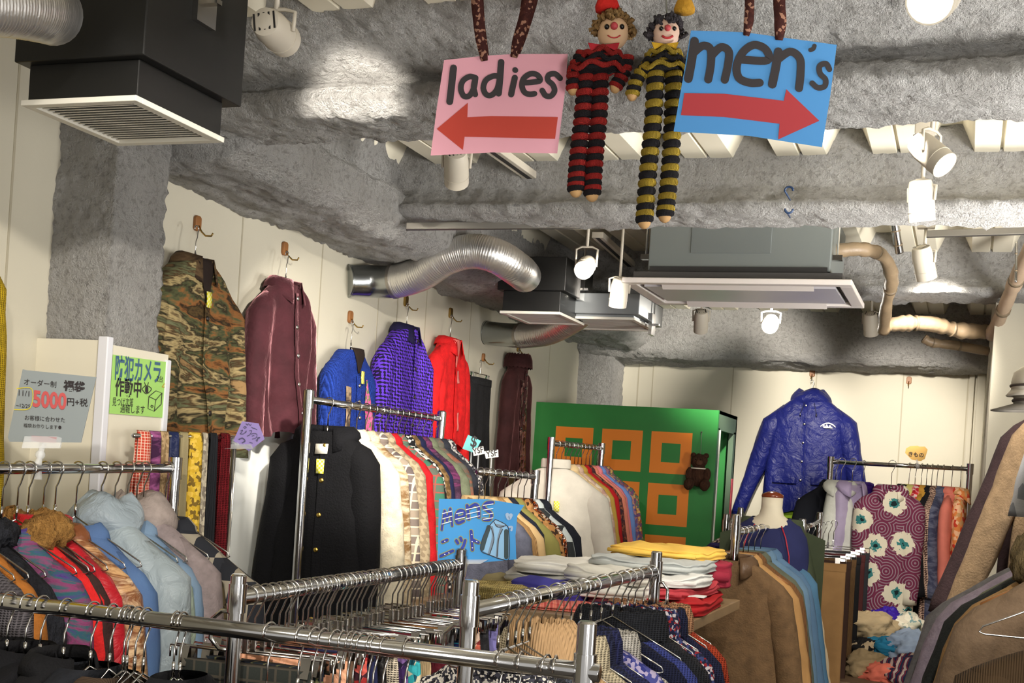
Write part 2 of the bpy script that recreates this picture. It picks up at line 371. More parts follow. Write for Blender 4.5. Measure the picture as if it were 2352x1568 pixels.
# ------------------------------------------------------------------ racks, hangers, garments
class Rail:
    def __init__(s, a, b, r=.0155): s.a, s.b, s.r = V(a), V(b), r
    def at(s, t): return s.a.lerp(s.b, t)
    def px(s, x):
        lo, hi = 0.0, 1.0; inc = proj(s.b)[0] > proj(s.a)[0]
        for _ in range(40):
            m = (lo + hi) / 2
            if (proj(s.at(m))[0] < x) == inc: lo = m
            else: hi = m
        return s.at((lo + hi) / 2)
def post(mb, p, top, r=.0155, foot=True):
    mb.tube([(p.x, p.y, 0), (p.x, p.y, top - .004), (p.x, p.y, top)], [r, r, r * .8], 14)
def rack(label, rail, posts, group=None, over=.06, bracket=()):
    """chrome garment rack: rail + posts standing on foot bars"""
    o = thing('clothes_rack', label, 'clothes rack', (rail.a.x, rail.a.y, 0), 0, group); L = V((rail.a.x, rail.a.y, 0))
    g = MB(); g.tube([rail.a - L, rail.b - L], rail.r, 16); g.build('rail', CHROME, o)
    ax = (rail.b - rail.a); ax.z = 0; side = V((-ax.y, ax.x, 0)).normalized()
    for t in posts:
        p = rail.at(t) - L; g = MB(); post(g, V((p.x, p.y, 0)), p.z + over, .0165); pl = auto(g.build('post', CHROME, o))
        g = MB(); g.tube([p * 1 + V((0, 0, -p.z + .02)) - side * .22, V((p.x, p.y, .02)) + side * .22], .014, 8); g.build('foot', CHROME, pl)
        g = MB(); g.tube([(p.x, p.y, p.z - .03), (p.x, p.y, p.z + .03)], .0195, 14); auto(g.build('collar', CHROME, pl))
    for t, dx in bracket:
        p = rail.at(t) - L; q = side * dx; g = MB()
        g.tube([p + V((0, 0, -.03)), p + q * .6 + V((0, 0, -.03)), p + q + V((0, 0, -.05)), p + q + V((0, 0, -.09)), p + q * .6 + V((0, 0, -.11)), p + V((0, 0, -.11))], .005, 8); g.build('bracket', CHROME, o)
    return o
def hook_pts(rr, nd):
    q = rr + .005; pts = [(q * cos(R(a)), 0, q * sin(R(a))) for a in range(195, -50, -20)]
    return pts + [(.006, 0, -rr - .02), (0, 0, -rr - .032), (0, 0, -nd)]
def hanger(label, loc, rz=0, rr=.0155, nd=.11, half=.2, kind='wire', m=None, group=None, flip=1):
    o = thing('clothes_hanger', label, 'hanger', loc, rz, group); mm = m or STEEL
    f = lambda ps: [(flip * x, y, z) for x, y, z in ps]
    g = MB(); g.tube(f(hook_pts(rr, nd)), .0021, 6); g.build('hook', mm, o)
    if kind == 'wire':
        g = MB(); g.tube([(0, 0, -nd), (half * .97, 0, -nd - .095), (half, 0, -nd - .106), (half * .95, 0, -nd - .11), (-half * .95, 0, -nd - .11), (-half, 0, -nd - .106), (-half * .97, 0, -nd - .095), (0, 0, -nd)], .002, 6); g.build('frame', mm, o)
        g = MB(); g.tube([(0, 0, -nd + .004), (0, 0, -nd + .03)], .0036, 6); g.build('twist', mm, o)
    elif kind == 'clip':
        g = MB(); g.box((-.006, -.0045, -nd - .02), (.006, .0045, -nd + .012)); g.build('ferrule', mm, o, False, .001)
        g = MB(); g.tube([(-half, 0, -nd - .02), (half, 0, -nd - .02)], .0026, 6); g.tube([(-half, 0, -nd - .02), (-half, 0, -nd - .045)], .002, 6); g.tube([(half, 0, -nd - .02), (half, 0, -nd - .045)], .002, 6); g.build('bar', mm, o)
        for sx in (-1, 1):
            g = MB(); x = sx * half * .8; g.add([(x - .012, -.003, -nd - .018), (x + .012, -.003, -nd - .018), (x + .009, -.012, -nd - .06), (x - .009, -.012, -nd - .06), (x - .012, .003, -nd - .018), (x + .012, .003, -nd - .018), (x + .009, .012, -nd - .06), (x - .009, .012, -nd - .06)], [(0, 1, 2, 3), (4, 5, 6, 7), (0, 1, 5, 4)]); g.build('clip', mm, o, False)
    elif kind == 'wood':
        g = MB(); rg = []
        for i in range(13):
            x = -half + half * 2 * i / 12; z = -nd - .075 * (abs(x) / half) ** 1.5; h = .016 - .008 * abs(x) / half
            rg.append([(x, -.007, z - h), (x, .007, z - h), (x, .007, z + h), (x, -.007, z + h)])
        g.loft(rg); g.build('shoulder_bar', m or WOOD, o, True)
    return o
def garment(name, label, cat, loc, rz, mt, w=.205, L=.66, hw=.24, th=.04, sl=.56, nd=.115, sa=9, collar='flat', cm=None, fold=.012, seed=None, group=None,
            buttons=0, bm=None, vneck=0, vm=None, pocket=0, tagc=None, sm=None, nw=.06, ct=.045, patch=(), placket=True, fur=.028, cuff=None, drop=None, lo=.0, extra=None, bx=.0, n=40, sr=.058, sq=.8):
    sd = seed if seed is not None else random.random() * 50
    root = thing(name, label, cat, loc, rz, group)
    drop = drop or .105 * (w / .2); zn = -nd + .012; prof = []
    for i in range(8):
        s = i / 7; prof.append((nw + (w - nw) * s ** .9, ct * (1 - s) + th * s, zn - drop * s ** 1.25))
    for i in range(1, 19):
        s = i / 18; prof.append((w + (hw - w) * s - .012 * sin(PI * min(1, s * 2.2)), th * (1 + .3 * s), zn - drop - (L - drop) * s))
    def fo(x, z, sy):
        k = max(0, min(1, (zn - drop * .6 - z) / (L * .6))); e = .35 + .65 * k
        f = fold * e * (sin(x * 46 + sd * 7 + z * 3) * .6 + sin(x * 23 + sd * 3 - z * 5) * .6 + .9 * noise.noise((x * 9, z * 5, sd + sy)))
        return f + .004 * noise.noise((x * 30, z * 26, sd)) * (1 if fold else 0)
    def ring(w_, t_, z_):
        out = []
        for j in range(n):
            a = 2 * PI * j / n; c, s = cos(a), sin(a)
            x = w_ * math.copysign(abs(c) ** .8, c); y = t_ * math.copysign(abs(s) ** .75, s)
            y += fo(x, z_, 1 if s > 0 else -1) * (1 if s > 0 else -1) * min(1, abs(s) * 2)
            out.append((x, y + lo * (zn - z_), z_ - .012 * (sin(x * 30 + sd) + 1) * max(0, (zn - z_) / L) ** 6))
        return out
    MB().loft([ring(*p) for p in prof], False, False).build('body', mt, root)
    def wt(z):
        for (w0, t0, z0), (w1, t1, z1) in zip(prof, prof[1:]):
            if z <= z0 and z >= z1: k = (z0 - z) / max(1e-6, z0 - z1); return w0 + (w1 - w0) * k, t0 + (t1 - t0) * k
        return (prof[0][0], prof[0][1]) if z > prof[0][2] else (prof[-1][0], prof[-1][1])
    def fy(x, z, off=.004):
        w_, t_ = wt(z); c = min(.999, abs(x) / w_) ** (1 / .8); s = math.sqrt(1 - c * c)
        return -(t_ * s ** .75 + fo(x, z, -1) * min(1, s * 2)) - off + lo * (zn - z)
    def pat(pname, quad, pm, off=.004, k=8, par=root):
        q = [V((a, 0, b)) for a, b in quad]; g = MB(); rows = []
        for i in range(k + 1):
            row = []
            for j in range(k + 1):
                p = q[0].lerp(q[1], j / k).lerp(q[3].lerp(q[2], j / k), i / k); row.append((p.x, fy(p.x, p.z, off), p.z))
            rows.append(row)
        o_ = g.loft(rows, closed=False).build(pname, pm, par)
        s_ = o_.modifiers.new('solid', 'SOLIDIFY'); s_.thickness = .002; return o_
    if sl:
        for sd_ in (-1, 1):
            rg = []; K = 12; a = R(sa + random.uniform(-2, 2)); tw = random.uniform(-.02, .02)
            for i in range(K + 3):
                zsh = lambda x: zn - drop * max(0, (x - nw) / (w - nw)) ** 1.35
                if i == 0: c = V((sd_ * (w - .10), 0, zsh(w - .10) - .036)); r = .03; dn_ = R(52)
                elif i == 1: c = V((sd_ * (w - .05), 0, zsh(w - .05) - sr * .86)); r = sr * .86; dn_ = R(34)
                else:
                    s = (i - 2) / K; c = V((sd_ * (w - .026 + sin(a) * sl * s - .01 * s * s), -.02 * s * s + tw * s, zn - drop - .045 - cos(a) * sl * s)); r = sr + (.042 - sr) * s; dn_ = R(26) * max(0, 1 - s * 5)
                r2 = []
                for j in range(16):
                    b = 2 * PI * j / 16; k = 1 + .13 * noise.noise((cos(b) * 1.5 + sd, c.z * 14, sin(b) * 1.5 + sd_))
                    d = V((cos(b) * r * k, sin(b) * min(r * sq, th * 1.15) * k, 0))
                    d = V((d.x * cos(dn_), d.y, d.x * sd_ * sin(dn_)))
                    r2.append(c + d + V((0, lo * (zn - c.z), 0)))
                rg.append(r2)
            so = MB().loft(rg).build('sleeve', sm or mt, root)
            if cuff:
                e = rg[-1]; ce = sum((V(p) for p in e), V()) / 16; up = [ce + (V(p) - ce) * 1.1 + V((0, 0, .055)) for p in e]; dn = [ce + (V(p) - ce) * 1.12 + V((0, 0, -.004)) for p in e]
                MB().loft([up, dn]).build('cuff', cuff, so)
    c_ = cm or mt
    if collar in ('flat', 'lapel'):
        rg = []
        for i in range(25):
            a = R(-90 + 26 + (360 - 52) * i / 24); c, s = cos(a), sin(a); fr = max(0, -s); row = []
            for kx, kz, kk in ((0, .0, 0), (.003, .02, 0), (.011, .024, 0), (.024, .004 - .035 * fr, 1), (.03, -.016 - .05 * fr, 1)):
                row.append(((nw + kx) * c * (1 + .1 * kk * (1 - fr)), (ct + .002 + kx * .8) * s, zn + kz - .012 * fr))
            rg.append(row)
        o_ = MB().loft(rg, closed=False).build('collar', c_, root); o_.modifiers.new('solid', 'SOLIDIFY').thickness = .004
    if collar == 'lapel':
        zb = zn - .24
        for s in (-1, 1): pat('lapel', [(s * .012, zn - .02), (s * .07, zn - .035), (s * .075, zn - .12), (0, zb)], c_, .01)
    if collar == 'stand':
        rg = [[((nw + dx) * cos(a), (.046 + dx) * sin(a), zn + dz) for a in [2 * PI * j / 24 for j in range(24)]] for dx, dz in ((.004, -.012), (0, .02), (.006, .045), (.014, .04), (.016, .0))]
        MB().loft(rg, False, False).build('collar', c_, root)
    if collar == 'tall':
        rg = [[((nw + dx) * cos(a) + ox, (.046 + dx) * sin(a), zn + dz + .003 * sin(a * 26)) for a in [2 * PI * j / 104 for j in range(104)]] for dx, dz, ox in ((.03, -.06, .03), (.004, -.012, .01), (0, .04, 0), (.004, .065, 0), (.014, .068, .0), (.026, .04, .01), (.036, -.01, .03))]
        MB().loft(rg, False, False).build('collar', c_, root)
    if collar == 'roll':
        rg = [[((nw + dx) * cos(a), (.046 + dx) * sin(a), zn + dz + .004 * sin(a * 22)) for a in [2 * PI * j / 66 for j in range(66)]] for dx, dz in ((.004, -.012), (0, .04), (.006, .06), (.018, .06), (.03, .03), (.034, -.015))]
        MB().loft(rg, False, False).build('collar', c_, root)
    if collar == 'fur':
        pts = [((nw + .018) * cos(a), .058 * sin(a) - .01, zn + .012 - .05 * max(0, -sin(a)) ** 2) for a in [R(-78 + 336 * j / 70) for j in range(71)]]
        g = MB(); g.tube(pts, [fur * (1.1 + .3 * noise.noise((j * .25, sd, 0))) for j in range(71)], 24); o_ = g.build('fur_collar', c_, root)
        g.v and [o_.data.vertices[i].co.__iadd__(V((noise.noise(V(p) * 95), noise.noise(V(p) * 95 + V((9, 0, 0))), noise.noise(V(p) * 95 + V((0, 9, 0))))) * .013) for i, p in enumerate(g.v)]
    if collar == 'hood':
        rg = []
        for i in range(9):
            s = i / 8; rg.append([((nw + .05 * sin(PI * (.15 + s * .8))) * cos(a) * (1 - .1 * s), .01 + (.04 + .04 * sin(PI * s) + .01 * s) * sin(a) + .02 * s, zn - .06 + .115 * s + .012 * sin(a * 3 + sd)) for a in [2 * PI * j / 26 for j in range(26)]])
        rg.append([(p[0] * .72, p[1] * .7, p[2] - .012) for p in rg[-1]]); rg.append([(p[0] * .6, p[1] * .5, p[2] - .06) for p in rg[-1]])
        MB().loft(rg, False, True).build('hood', c_, root)
    if vneck: pat('lining', [(-.052, zn + .008), (.052, zn + .008), (.006, zn - vneck), (-.006, zn - vneck)], vm or F('plain', (40, 30, 26)), .0035)
    if placket and (buttons or vneck): pat('placket', [(bx - .014, zn - .03 - vneck * .8), (bx + .014, zn - .03 - vneck * .8), (bx + .016, zn - L + .01), (bx - .012, zn - L + .01)], mt, .006, 14)
    if buttons:
        z0 = zn - .05 - vneck; dz = (L - .12 - vneck) / max(1, buttons - 1)
        for i in range(buttons):
            z = z0 - dz * i; MB().lathe([(.002, .0), (.0085, .001), (.009, .004), (.006, .0065), (.001, .007)], 10, (bx, fy(bx, z, .006), z), (0, -1, 0)).build('button', bm or BRASS, root)
    if pocket:
        for s in (-1, 1): pat('pocket', [(s * w * .38 - .055, zn - L * pocket), (s * w * .38 + .055, zn - L * pocket), (s * w * .38 + .05, zn - L * pocket - .055), (s * w * .38 - .05, zn - L * pocket - .055)], mt, .009)
    if tagc: pat('swing_tag', [(tagc[0] - .014, tagc[1]), (tagc[0] + .014, tagc[1]), (tagc[0] + .015, tagc[1] - .05), (tagc[0] - .013, tagc[1] - .05)], YTAG, .012, 2)
    for pn, quad, pm in patch: pat(pn, quad, pm, .005)
    if extra: extra(root, fy, pat, zn)
    return root
YTAG = F('check', (222, 214, 40), (236, 232, 160), sc=6)
def skirt(name, label, cat, loc, rz, mt, w=.15, L=.55, hw=.2, th=.02, nd=.15, fold=.012, seed=None, group=None, legs=False, wb=None, tagc=False):
    """a skirt, or folded trousers when legs=True, held at the waistband"""
    sd = seed if seed is not None else random.random() * 50
    root = thing(name, label, cat, loc, rz, group); rg = []
    n = 44
    for i in range(16):
        s = i / 15; w_ = w + (hw - w) * s ** .8; z = -nd - L * s; r2 = []
        for j in range(n):
            a = 2 * PI * j / n; c, q = cos(a), sin(a); x = w_ * math.copysign(abs(c) ** .8, c); k = fold * s ** .7 * (sin(x * 60 + sd) + noise.noise((x * 8, z * 4, sd)))
            r2.append((x, (th * (1 + .5 * s)) * math.copysign(abs(q) ** .8, q) + k * (1 if q > 0 else -1), z))
        rg.append(r2)
    MB().loft(rg, True, False).build('leg_panel' if legs else 'body', mt, root)
    g = MB(); g.loft([[(p[0] * 1.015, p[1] * 1.15, -nd + dz) for p in rg[0]] for dz in (.006, -.03)], True, False); g.build('waistband', wb or mt, root)
    if legs:
        g = MB(); g.tube([(0, -th * 1.1 - .002, -nd - .01), (0, -th * 1.3 - .004, -nd - .17)], .003, 6); g.build('fly_seam', wb or mt, root)
        MB().lathe([(.001, 0), (.008, .001), (.008, .004), (.001, .005)], 10, (0, -th * 1.2 - .004, -nd - .014), (0, -1, 0)).build('button', BRASS, root)
    if tagc: MB().box((w * .5, -th * 1.4 - .006, -nd - .06), (w * .5 + .035, -th * 1.4 - .004, -nd)).build('swing_tag', YTAG, root, False)
    return root
CATS = {'coat': 'coat', 'jacket': 'jacket', 'shirt': 'shirt', 'sweater': 'sweater', 'cardigan': 'cardigan', 'dress': 'dress', 'blouse': 'blouse', 'parka': 'jacket', 'kimono': 'kimono', 'vest': 'vest'}
def hang(rail, px, kind, desc, where, mt, rz=0, hk='wire', hm=None, short=None, group=None, jit=4, t=None, rr=None, hnd=None, half=None, **kw):
    """one garment and the hanger it hangs from, at the place where the rail crosses column px of the photo"""
    p = rail.at(t) if t is not None else rail.px(px); rz_ = R(rz + random.uniform(-jit, jit)); nd = kw.get('nd', .115)
    cat = CATS[kind.split('_')[-1]]
    g = garment(kind, '%s %s' % (desc, where), cat, p, rz_, mt, group='garments ' + where, **kw)
    hanger('%s hanger holding the %s' % ({'wire': 'chrome wire', 'wood': 'wooden', 'clip': 'chrome clip'}[hk], short or desc), p, rz_, rail.r, hnd or nd, half or min(.2, kw.get('w', .2) * .95), hk, hm, 'hangers with garments ' + where)
    return g
# ------------------------------------------------------------------ rack 1: nearest rail across the foot of the view
a = at_d(1350, 1543, 2.12); R1 = Rail((-2.3, a.y, a.z), (a.x + .02, a.y, a.z), .016)
rack('nearest chrome rack whose rail crosses the bottom of the view', R1, (.985,), over=.085)
wh = 'on the nearest rail'
BV = F('wool', (9, 9, 13))
for px, ds, mt, kw in (
    (22, 'black velvet jacket, leftmost', BV, dict(collar='flat')), (64, 'black velvet jacket, second from the left', BV, dict(collar='flat')),
    (98, 'black velvet jacket, third from the left', BV, dict(collar='none')), (152, 'black wool jacket, fourth from the left', F('wool', (12, 12, 15)), dict(collar='flat')),
    (214, 'charcoal wool jacket, fifth from the left', F('wool', (22, 24, 29)), dict(collar='none')), (258, 'dark brown corduroy jacket', F('cord', (62, 48, 36)), dict(collar='none', w=.16, nd=.125)),
    (298, 'olive brown tweed jacket', F('wool', (70, 60, 44)), dict(collar='none', w=.16, nd=.14)), (420, 'round necked black jacket', F('wool', (11, 12, 16)), dict(collar='none', nd=.11)),
    (690, 'peach knitted top', F('knit', (226, 160, 126)), dict(collar='none', nd=.16)), (770, 'salmon pink knitted top', F('knit', (214, 128, 112)), dict(collar='none', nd=.17)),
    (850, 'dark brown checked shirt', F('plaid', (58, 44, 38), (120, 96, 72)), dict(collar='none', nd=.16)), (935, 'pink and cream striped blouse', F('stripe', (224, 160, 160), (232, 222, 204), (170, 70, 60)), dict(collar='none', nd=.17)),
    (1150, 'cream cable knit sweater', F('knit', (214, 200, 172)), dict(collar='none', nd=.15)), (1255, 'off white ribbed sweater', F('knit', (226, 218, 200)), dict(collar='none', nd=.16))):
    hang(R1, px, ds.split(',')[0].split()[-1].replace('top', 'sweater'), ds, wh, mt, 90, hnd=.105, L=.6, th=.022, sl=.5, sa=7, fold=.006, jit=6, **kw) if 'top' not in ds else hang(R1, px, 'sweater', ds, wh, mt, 90, hnd=.105, L=.6, th=.022, sl=.5, sa=7, fold=.006, jit=6, **kw)
k = 0
for px in (290, 316, 336, 405, 620, 722, 742, 786, 803, 815, 832, 862, 885, 1195, 1275):
    k += 1; hanger('bare chrome hanger, %s bare one from the left on the nearest rail' % ORD[k - 1], R1.px(px), R(90 + random.uniform(-9, 9)), R1.r, .105, .19, 'clip' if 336 < px < 800 and k % 2 else 'wire', group='bare hangers on the nearest rail')

# ------------------------------------------------------------------ rack 2: sweaters in front of the folded stack
R2 = Rail(at_d(1078, 1402, 2.45), at_d(1506, 1312, 3.73), .016)
rack('chrome rack of sweaters in front of the folded sweatshirts', R2, (0, 1), bracket=((0, .05), (1, -.04)), over=.06)
wh = 'on the sweater rack'
SW = ((1150, 'black and white flecked cardigan', 'cardigan', F('print', (28, 28, 34), (60, 60, 70), (210, 205, 195), sc=4), 'none', .15), (1172, 'charcoal ribbed cardigan', 'cardigan', F('knit', (44, 45, 50)), 'none', .15),
    (1190, 'slate grey knit cardigan', 'cardigan', F('knit', (72, 78, 90)), 'none', .155), (1206, 'beige cable knit cardigan', 'cardigan', F('knit', (196, 170, 128)), 'none', .15),
    (1222, 'dark grey fleece cardigan', 'cardigan', F('knit', (64, 60, 60)), 'none', .16), (1248, 'tan ribbed turtleneck sweater', 'sweater', F('cord', (182, 148, 108), sc=.7), 'big', .14),
    (1280, 'oatmeal knit sweater with a rolled collar', 'sweater', F('knit', (190, 178, 150)), 'roll', .17), (1296, 'navy ribbed crew neck sweater', 'sweater', F('knit', (34, 38, 66)), 'roll', .16),
    (1316, 'midnight blue cable sweater', 'sweater', F('knit', (40, 44, 84)), 'roll', .165), (1338, 'blue and lilac jacquard sweater', 'sweater', F('print', (46, 52, 120), (70, 74, 140), (170, 160, 190), sc=2.2), 'none', .16),
    (1362, 'pale grey ribbed turtleneck sweater', 'sweater', F('knit', (188, 184, 176)), 'roll', .19), (1386, 'dark navy cardigan with white trim', 'cardigan', F('knit', (28, 32, 58)), 'none', .16),
    (1412, 'royal blue cable knit sweater', 'sweater', F('knit', (62, 72, 140)), 'none', .17), (1432, 'black ribbed turtleneck sweater', 'sweater', F('knit', (38, 40, 46)), 'roll', .16),
    (1446, 'charcoal chunky sweater', 'sweater', F('knit', (48, 48, 54)), 'none', .17), (1462, 'navy, red and white flecked sweater', 'sweater', F('print', (30, 34, 70), (150, 40, 46), (60, 70, 120), (196, 190, 196), (34, 36, 60), sc=3), 'roll', .165),
    (1482, 'navy collared knit sweater', 'sweater', F('knit', (36, 40, 70)), 'roll', .17), (1496, 'rust red sweater with a tan ribbed collar', 'sweater', F('knit', (176, 66, 40)), 'tan', .165))
for i, (px, ds, kd, mt, co, nd) in enumerate(SW):
    kw = dict(collar=co)
    if co == 'tan': kw = dict(collar='roll', cm=F('knit', (190, 140, 104)))
    if co == 'big': kw = dict(collar='tall', nw=.06, drop=.1)
    if i < 6 and co == 'none': kw['w'] = .17
    g = hang(R2, px, kd, ds, wh, mt, 4, hnd=.095, half=.19, nd=.135 if co == 'big' else nd - .005, L=.58, th=.026, sl=.5, sa=13, hw=.23, jit=5, **dict(dict(nw=.1, drop=.065), **kw))

# ------------------------------------------------------------------ rack 3: skirts on clip hangers
R3 = Rail(at_d(545, 1373, 2.62), at_d(1058, 1299, 3.62), .0165)
rack('chrome rack crowded with clip hangers and skirts', R3, (0, 1), bracket=((0, .06),), over=.05)
SK = [('black tartan', F('plaid', (24, 26, 26), (38, 42, 38), (60, 56, 48))), ('dark green tartan', F('plaid', (24, 38, 32), (20, 22, 40), (90, 90, 60))), ('peach satin', F('nylon', (220, 160, 126))), ('brown tweed', F('wool', (84, 64, 48))),
      ('red floral', F('print', (150, 40, 40), (200, 90, 80), (60, 30, 40))), ('navy pleated', F('plain', (32, 36, 70))), ('black leather', F('leather', (24, 22, 22))), ('cream lace', F('knit', (220, 208, 186))), ('purple paisley', F('print', (60, 40, 90), (120, 90, 150), (40, 34, 60))),
      ('turquoise print', F('print', (60, 180, 190), (220, 210, 180), (30, 90, 110))), ('beige corduroy', F('cord', (190, 166, 128))), ('burgundy wool', F('wool', (90, 24, 36))), ('grey checked', F('plaid', (100, 100, 100), (60, 60, 64))), ('blue and teal striped', F('hstripe', (24, 32, 80), (24, 110, 130), (20, 24, 50), sc=2)),
      ('camel wool', F('wool', (170, 124, 76))), ('coral floral', F('print', (220, 110, 90), (240, 210, 190), (150, 60, 60))), ('charcoal wool', F('wool', (52, 52, 56))), ('lilac cotton', F('plain', (150, 144, 214)))]
xs = [572, 590, 612, 628, 646, 660, 668, 686, 700, 712, 726, 734, 745, 756, 762, 778, 789, 800, 812, 824, 835, 851, 857, 869, 875, 883, 905, 917, 929, 940, 950, 958, 968, 975, 990, 998, 1004, 1010, 1016, 1024, 1032, 1040]
sk_n = 0
for i, px in enumerate(xs):
    p = R3.px(px); rz = R(random.uniform(-9, 9)); nd = .10 + random.uniform(-.004, .004)
    sk = i % 7 in (0, 2, 5); c = SK[sk_n % 18] if sk else None; sk_n += bool(sk)
    hanger(('chrome clip hanger holding the %s skirt, ' % c[0] if sk else 'chrome clip hanger, ') + '%s from the near end' % ORD[i], p, rz, R3.r, nd, .175, 'clip')
    if sk: skirt('skirt', '%s skirt on the rack of clip hangers' % c[0], 'skirt', p, rz, c[1], .15, .5, .2, .014, nd + .05, .005)

# ------------------------------------------------------------------ rack 4: winter jackets by the left wall
R4 = Rail(at_d(-150, 1077, 2.72), at_d(402, 1075, 3.45), .0125)
rack('chrome rack of winter coats by the left wall', R4, (1,), over=.03)
wh = 'on the winter coat rack'
J4 = ((-128, 'grey ribbed cardigan with a cream fur collar', 'cardigan', F('knit', (84, 80, 84)), dict(collar='fur', cm=F('fur', (196, 190, 172), (232, 226, 208)), fur=.034), 'grey cardigan with cream fur collar'),
    (-90, 'camel brown wool coat', 'coat', F('wool', (150, 92, 36)), dict(collar='lapel', L=.8, sl=.6), None),
    (-52, 'black shaggy fur coat', 'coat', F('fur', (14, 14, 18), (44, 46, 54)), dict(collar='fur', cm=F('fur', (16, 16, 20), (50, 52, 60)), th=.05), None),
    (10, 'blue and purple mohair check coat', 'coat', F('smear', (30, 34, 80), (76, 56, 120), (40, 90, 96), (130, 56, 100), (60, 62, 70)), dict(collar='flat', L=.8), None),
    (45, 'bright red wool coat', 'coat', F('wool', (196, 34, 34)), dict(collar='lapel', L=.8, th=.03), None),
    (70, 'dark brown suede coat with a camel fur collar', 'coat', F('wool', (54, 34, 32)), dict(collar='fur', cm=F('fur', (128, 88, 40), (176, 132, 72)), fur=.036, L=.75, th=.045), 'brown suede coat with camel fur'),
    (105, 'red lined quilted jacket', 'jacket', F('nylon', (170, 30, 40)), dict(collar='stand', th=.03), None),
    (132, 'gold and brown patterned satin jacket', 'jacket', F('smear', (110, 66, 40), (206, 164, 116), (120, 72, 44), (222, 190, 150), rough=.35), dict(collar='flat', cm=F('leather', (120, 72, 44)), th=.04), None),
    (180, 'mid blue denim jacket', 'jacket', F('denim', (38, 74, 128), (60, 100, 152)), dict(collar='flat', th=.05, sl=.5, cuff=F('denim', (44, 84, 140))), None),
    (236, 'pale grey padded parka with a hood', 'parka', F('nylon', (148, 160, 166)), dict(collar='hood', th=.065, w=.225, hw=.26, sl=.6, sr=.075, cm=F('nylon', (142, 154, 162))), None),
    (268, 'pale mint padded jacket', 'jacket', F('nylon', (166, 182, 164)), dict(collar='none', th=.045), None),
    (296, 'washed light blue denim jacket', 'jacket', F('denim', (84, 112, 142), (120, 146, 170)), dict(collar='flat', th=.035), None),
    (318, 'mauve grey suede jacket', 'jacket', F('wool', (136, 124, 124)), dict(collar='hood', cm=F('wool', (150, 138, 132)), th=.055, sl=.6, w=.22, sr=.07), None),
    (334, 'brown camouflage fleece jacket', 'jacket', F('camo', (60, 52, 34), (90, 78, 52), (34, 30, 24)), dict(collar='flat'), None),
    (384, 'grey, cream and black checked flannel jacket', 'jacket', F('check', (40, 42, 48), (150, 142, 126), sc=.8), dict(collar='flat', th=.06, w=.255, sl=.62, sr=.08, cuff=F('wool', (26, 26, 32))), None),
    (398, 'black knitted jacket at the post', 'jacket', F('knit', (26, 26, 30)), dict(collar='none', th=.03, w=.15), None))
for px, ds, kd, mt, kw, sh in J4:
    kw = dict(dict(L=.68, th=.035, sl=.58, sa=9, ct=.032, w=.215), **kw)
    hang(R4, px, kd, ds, wh, mt, 3, short=sh, nd=.135 if kw.get('collar') == 'hood' else .165, hnd=.118, jit=5, **kw)
# ties and scarves on the little bar behind it
TB = Rail(at_d(306, 1000, 3.38), at_d(545, 1006, 3.88), .007)
o = thing('tie_rail', 'thin metal rail draped with ties behind the coat rack', 'tie rail', TB.a); g = MB(); g.tube([(0, 0, 0), TB.b - TB.a], .006, 8); g.build('bar', STEEL, o)
for t in (.3, .97):
    g = MB(); q = (TB.b - TB.a) * t; g.tube([(q.x, q.y, -TB.a.z), (q.x, q.y, 0)], .008, 8); g.build('leg', STEEL, o)
TI = ((328, 'red and white grid patterned scarf', F('plaid', (190, 70, 52), (190, 70, 52), (232, 206, 186), sc=4), .022, .50), (352, 'purple and pink swirled scarf', F('smear', (96, 40, 92), (160, 90, 140), (60, 30, 60)), .016, .42), (374, 'beige speckled scarf', F('print', (150, 124, 88), (184, 156, 118), sc=3), .018, .5),
      (396, 'navy silk tie', F('nylon', (32, 40, 76)), .014, .3), (420, 'olive beige tie', F('plain', (150, 138, 104)), .014, .55), (446, 'yellow tie with dark flecks', F('print', (214, 178, 60), (226, 190, 80), (206, 168, 50), (120, 96, 40), sc=2.4), .022, .5), (468, 'cream and grey patterned scarf', F('print', (206, 196, 172), (170, 160, 140), (140, 130, 116), sc=2), .012, .5),
      (488, 'black ribbed tie', F('cord', (36, 38, 42)), .016, .55), (514, 'burgundy knitted tie', F('knit', (112, 22, 30)), .018, .6))
for px, ds, mt, hw_, L in TI:
    p = TB.px(px); o = thing('necktie' if 'tie' in ds else 'scarf', '%s on the thin rail beside the coat rack' % ds, 'tie' if 'tie' in ds else 'scarf', p, R(62 + random.uniform(-8, 8)))
    for sgn, Lk, nm in ((-1, L, 'front_tail'), (1, L * .8, 'back_tail')):
        rg = []
        for i in range(15):
            s = i / 14; a = PI / 2 * min(1, s * 6); y = sgn * .011 * sin(a) + sgn * .006 * s; z = .011 * cos(a) - Lk * max(0, s - .12); w_ = hw_ * (.75 + .6 * s) ; r_ = []
            for j in range(9):
                x = -w_ + 2 * w_ * j / 8; r_.append((x, y + sgn * .005 * sin(x * 160 + px), z))
            rg.append(r_)
        b = MB().loft(rg, closed=False).build(nm, mt, o); b.modifiers.new('solid', 'SOLIDIFY').thickness = .004

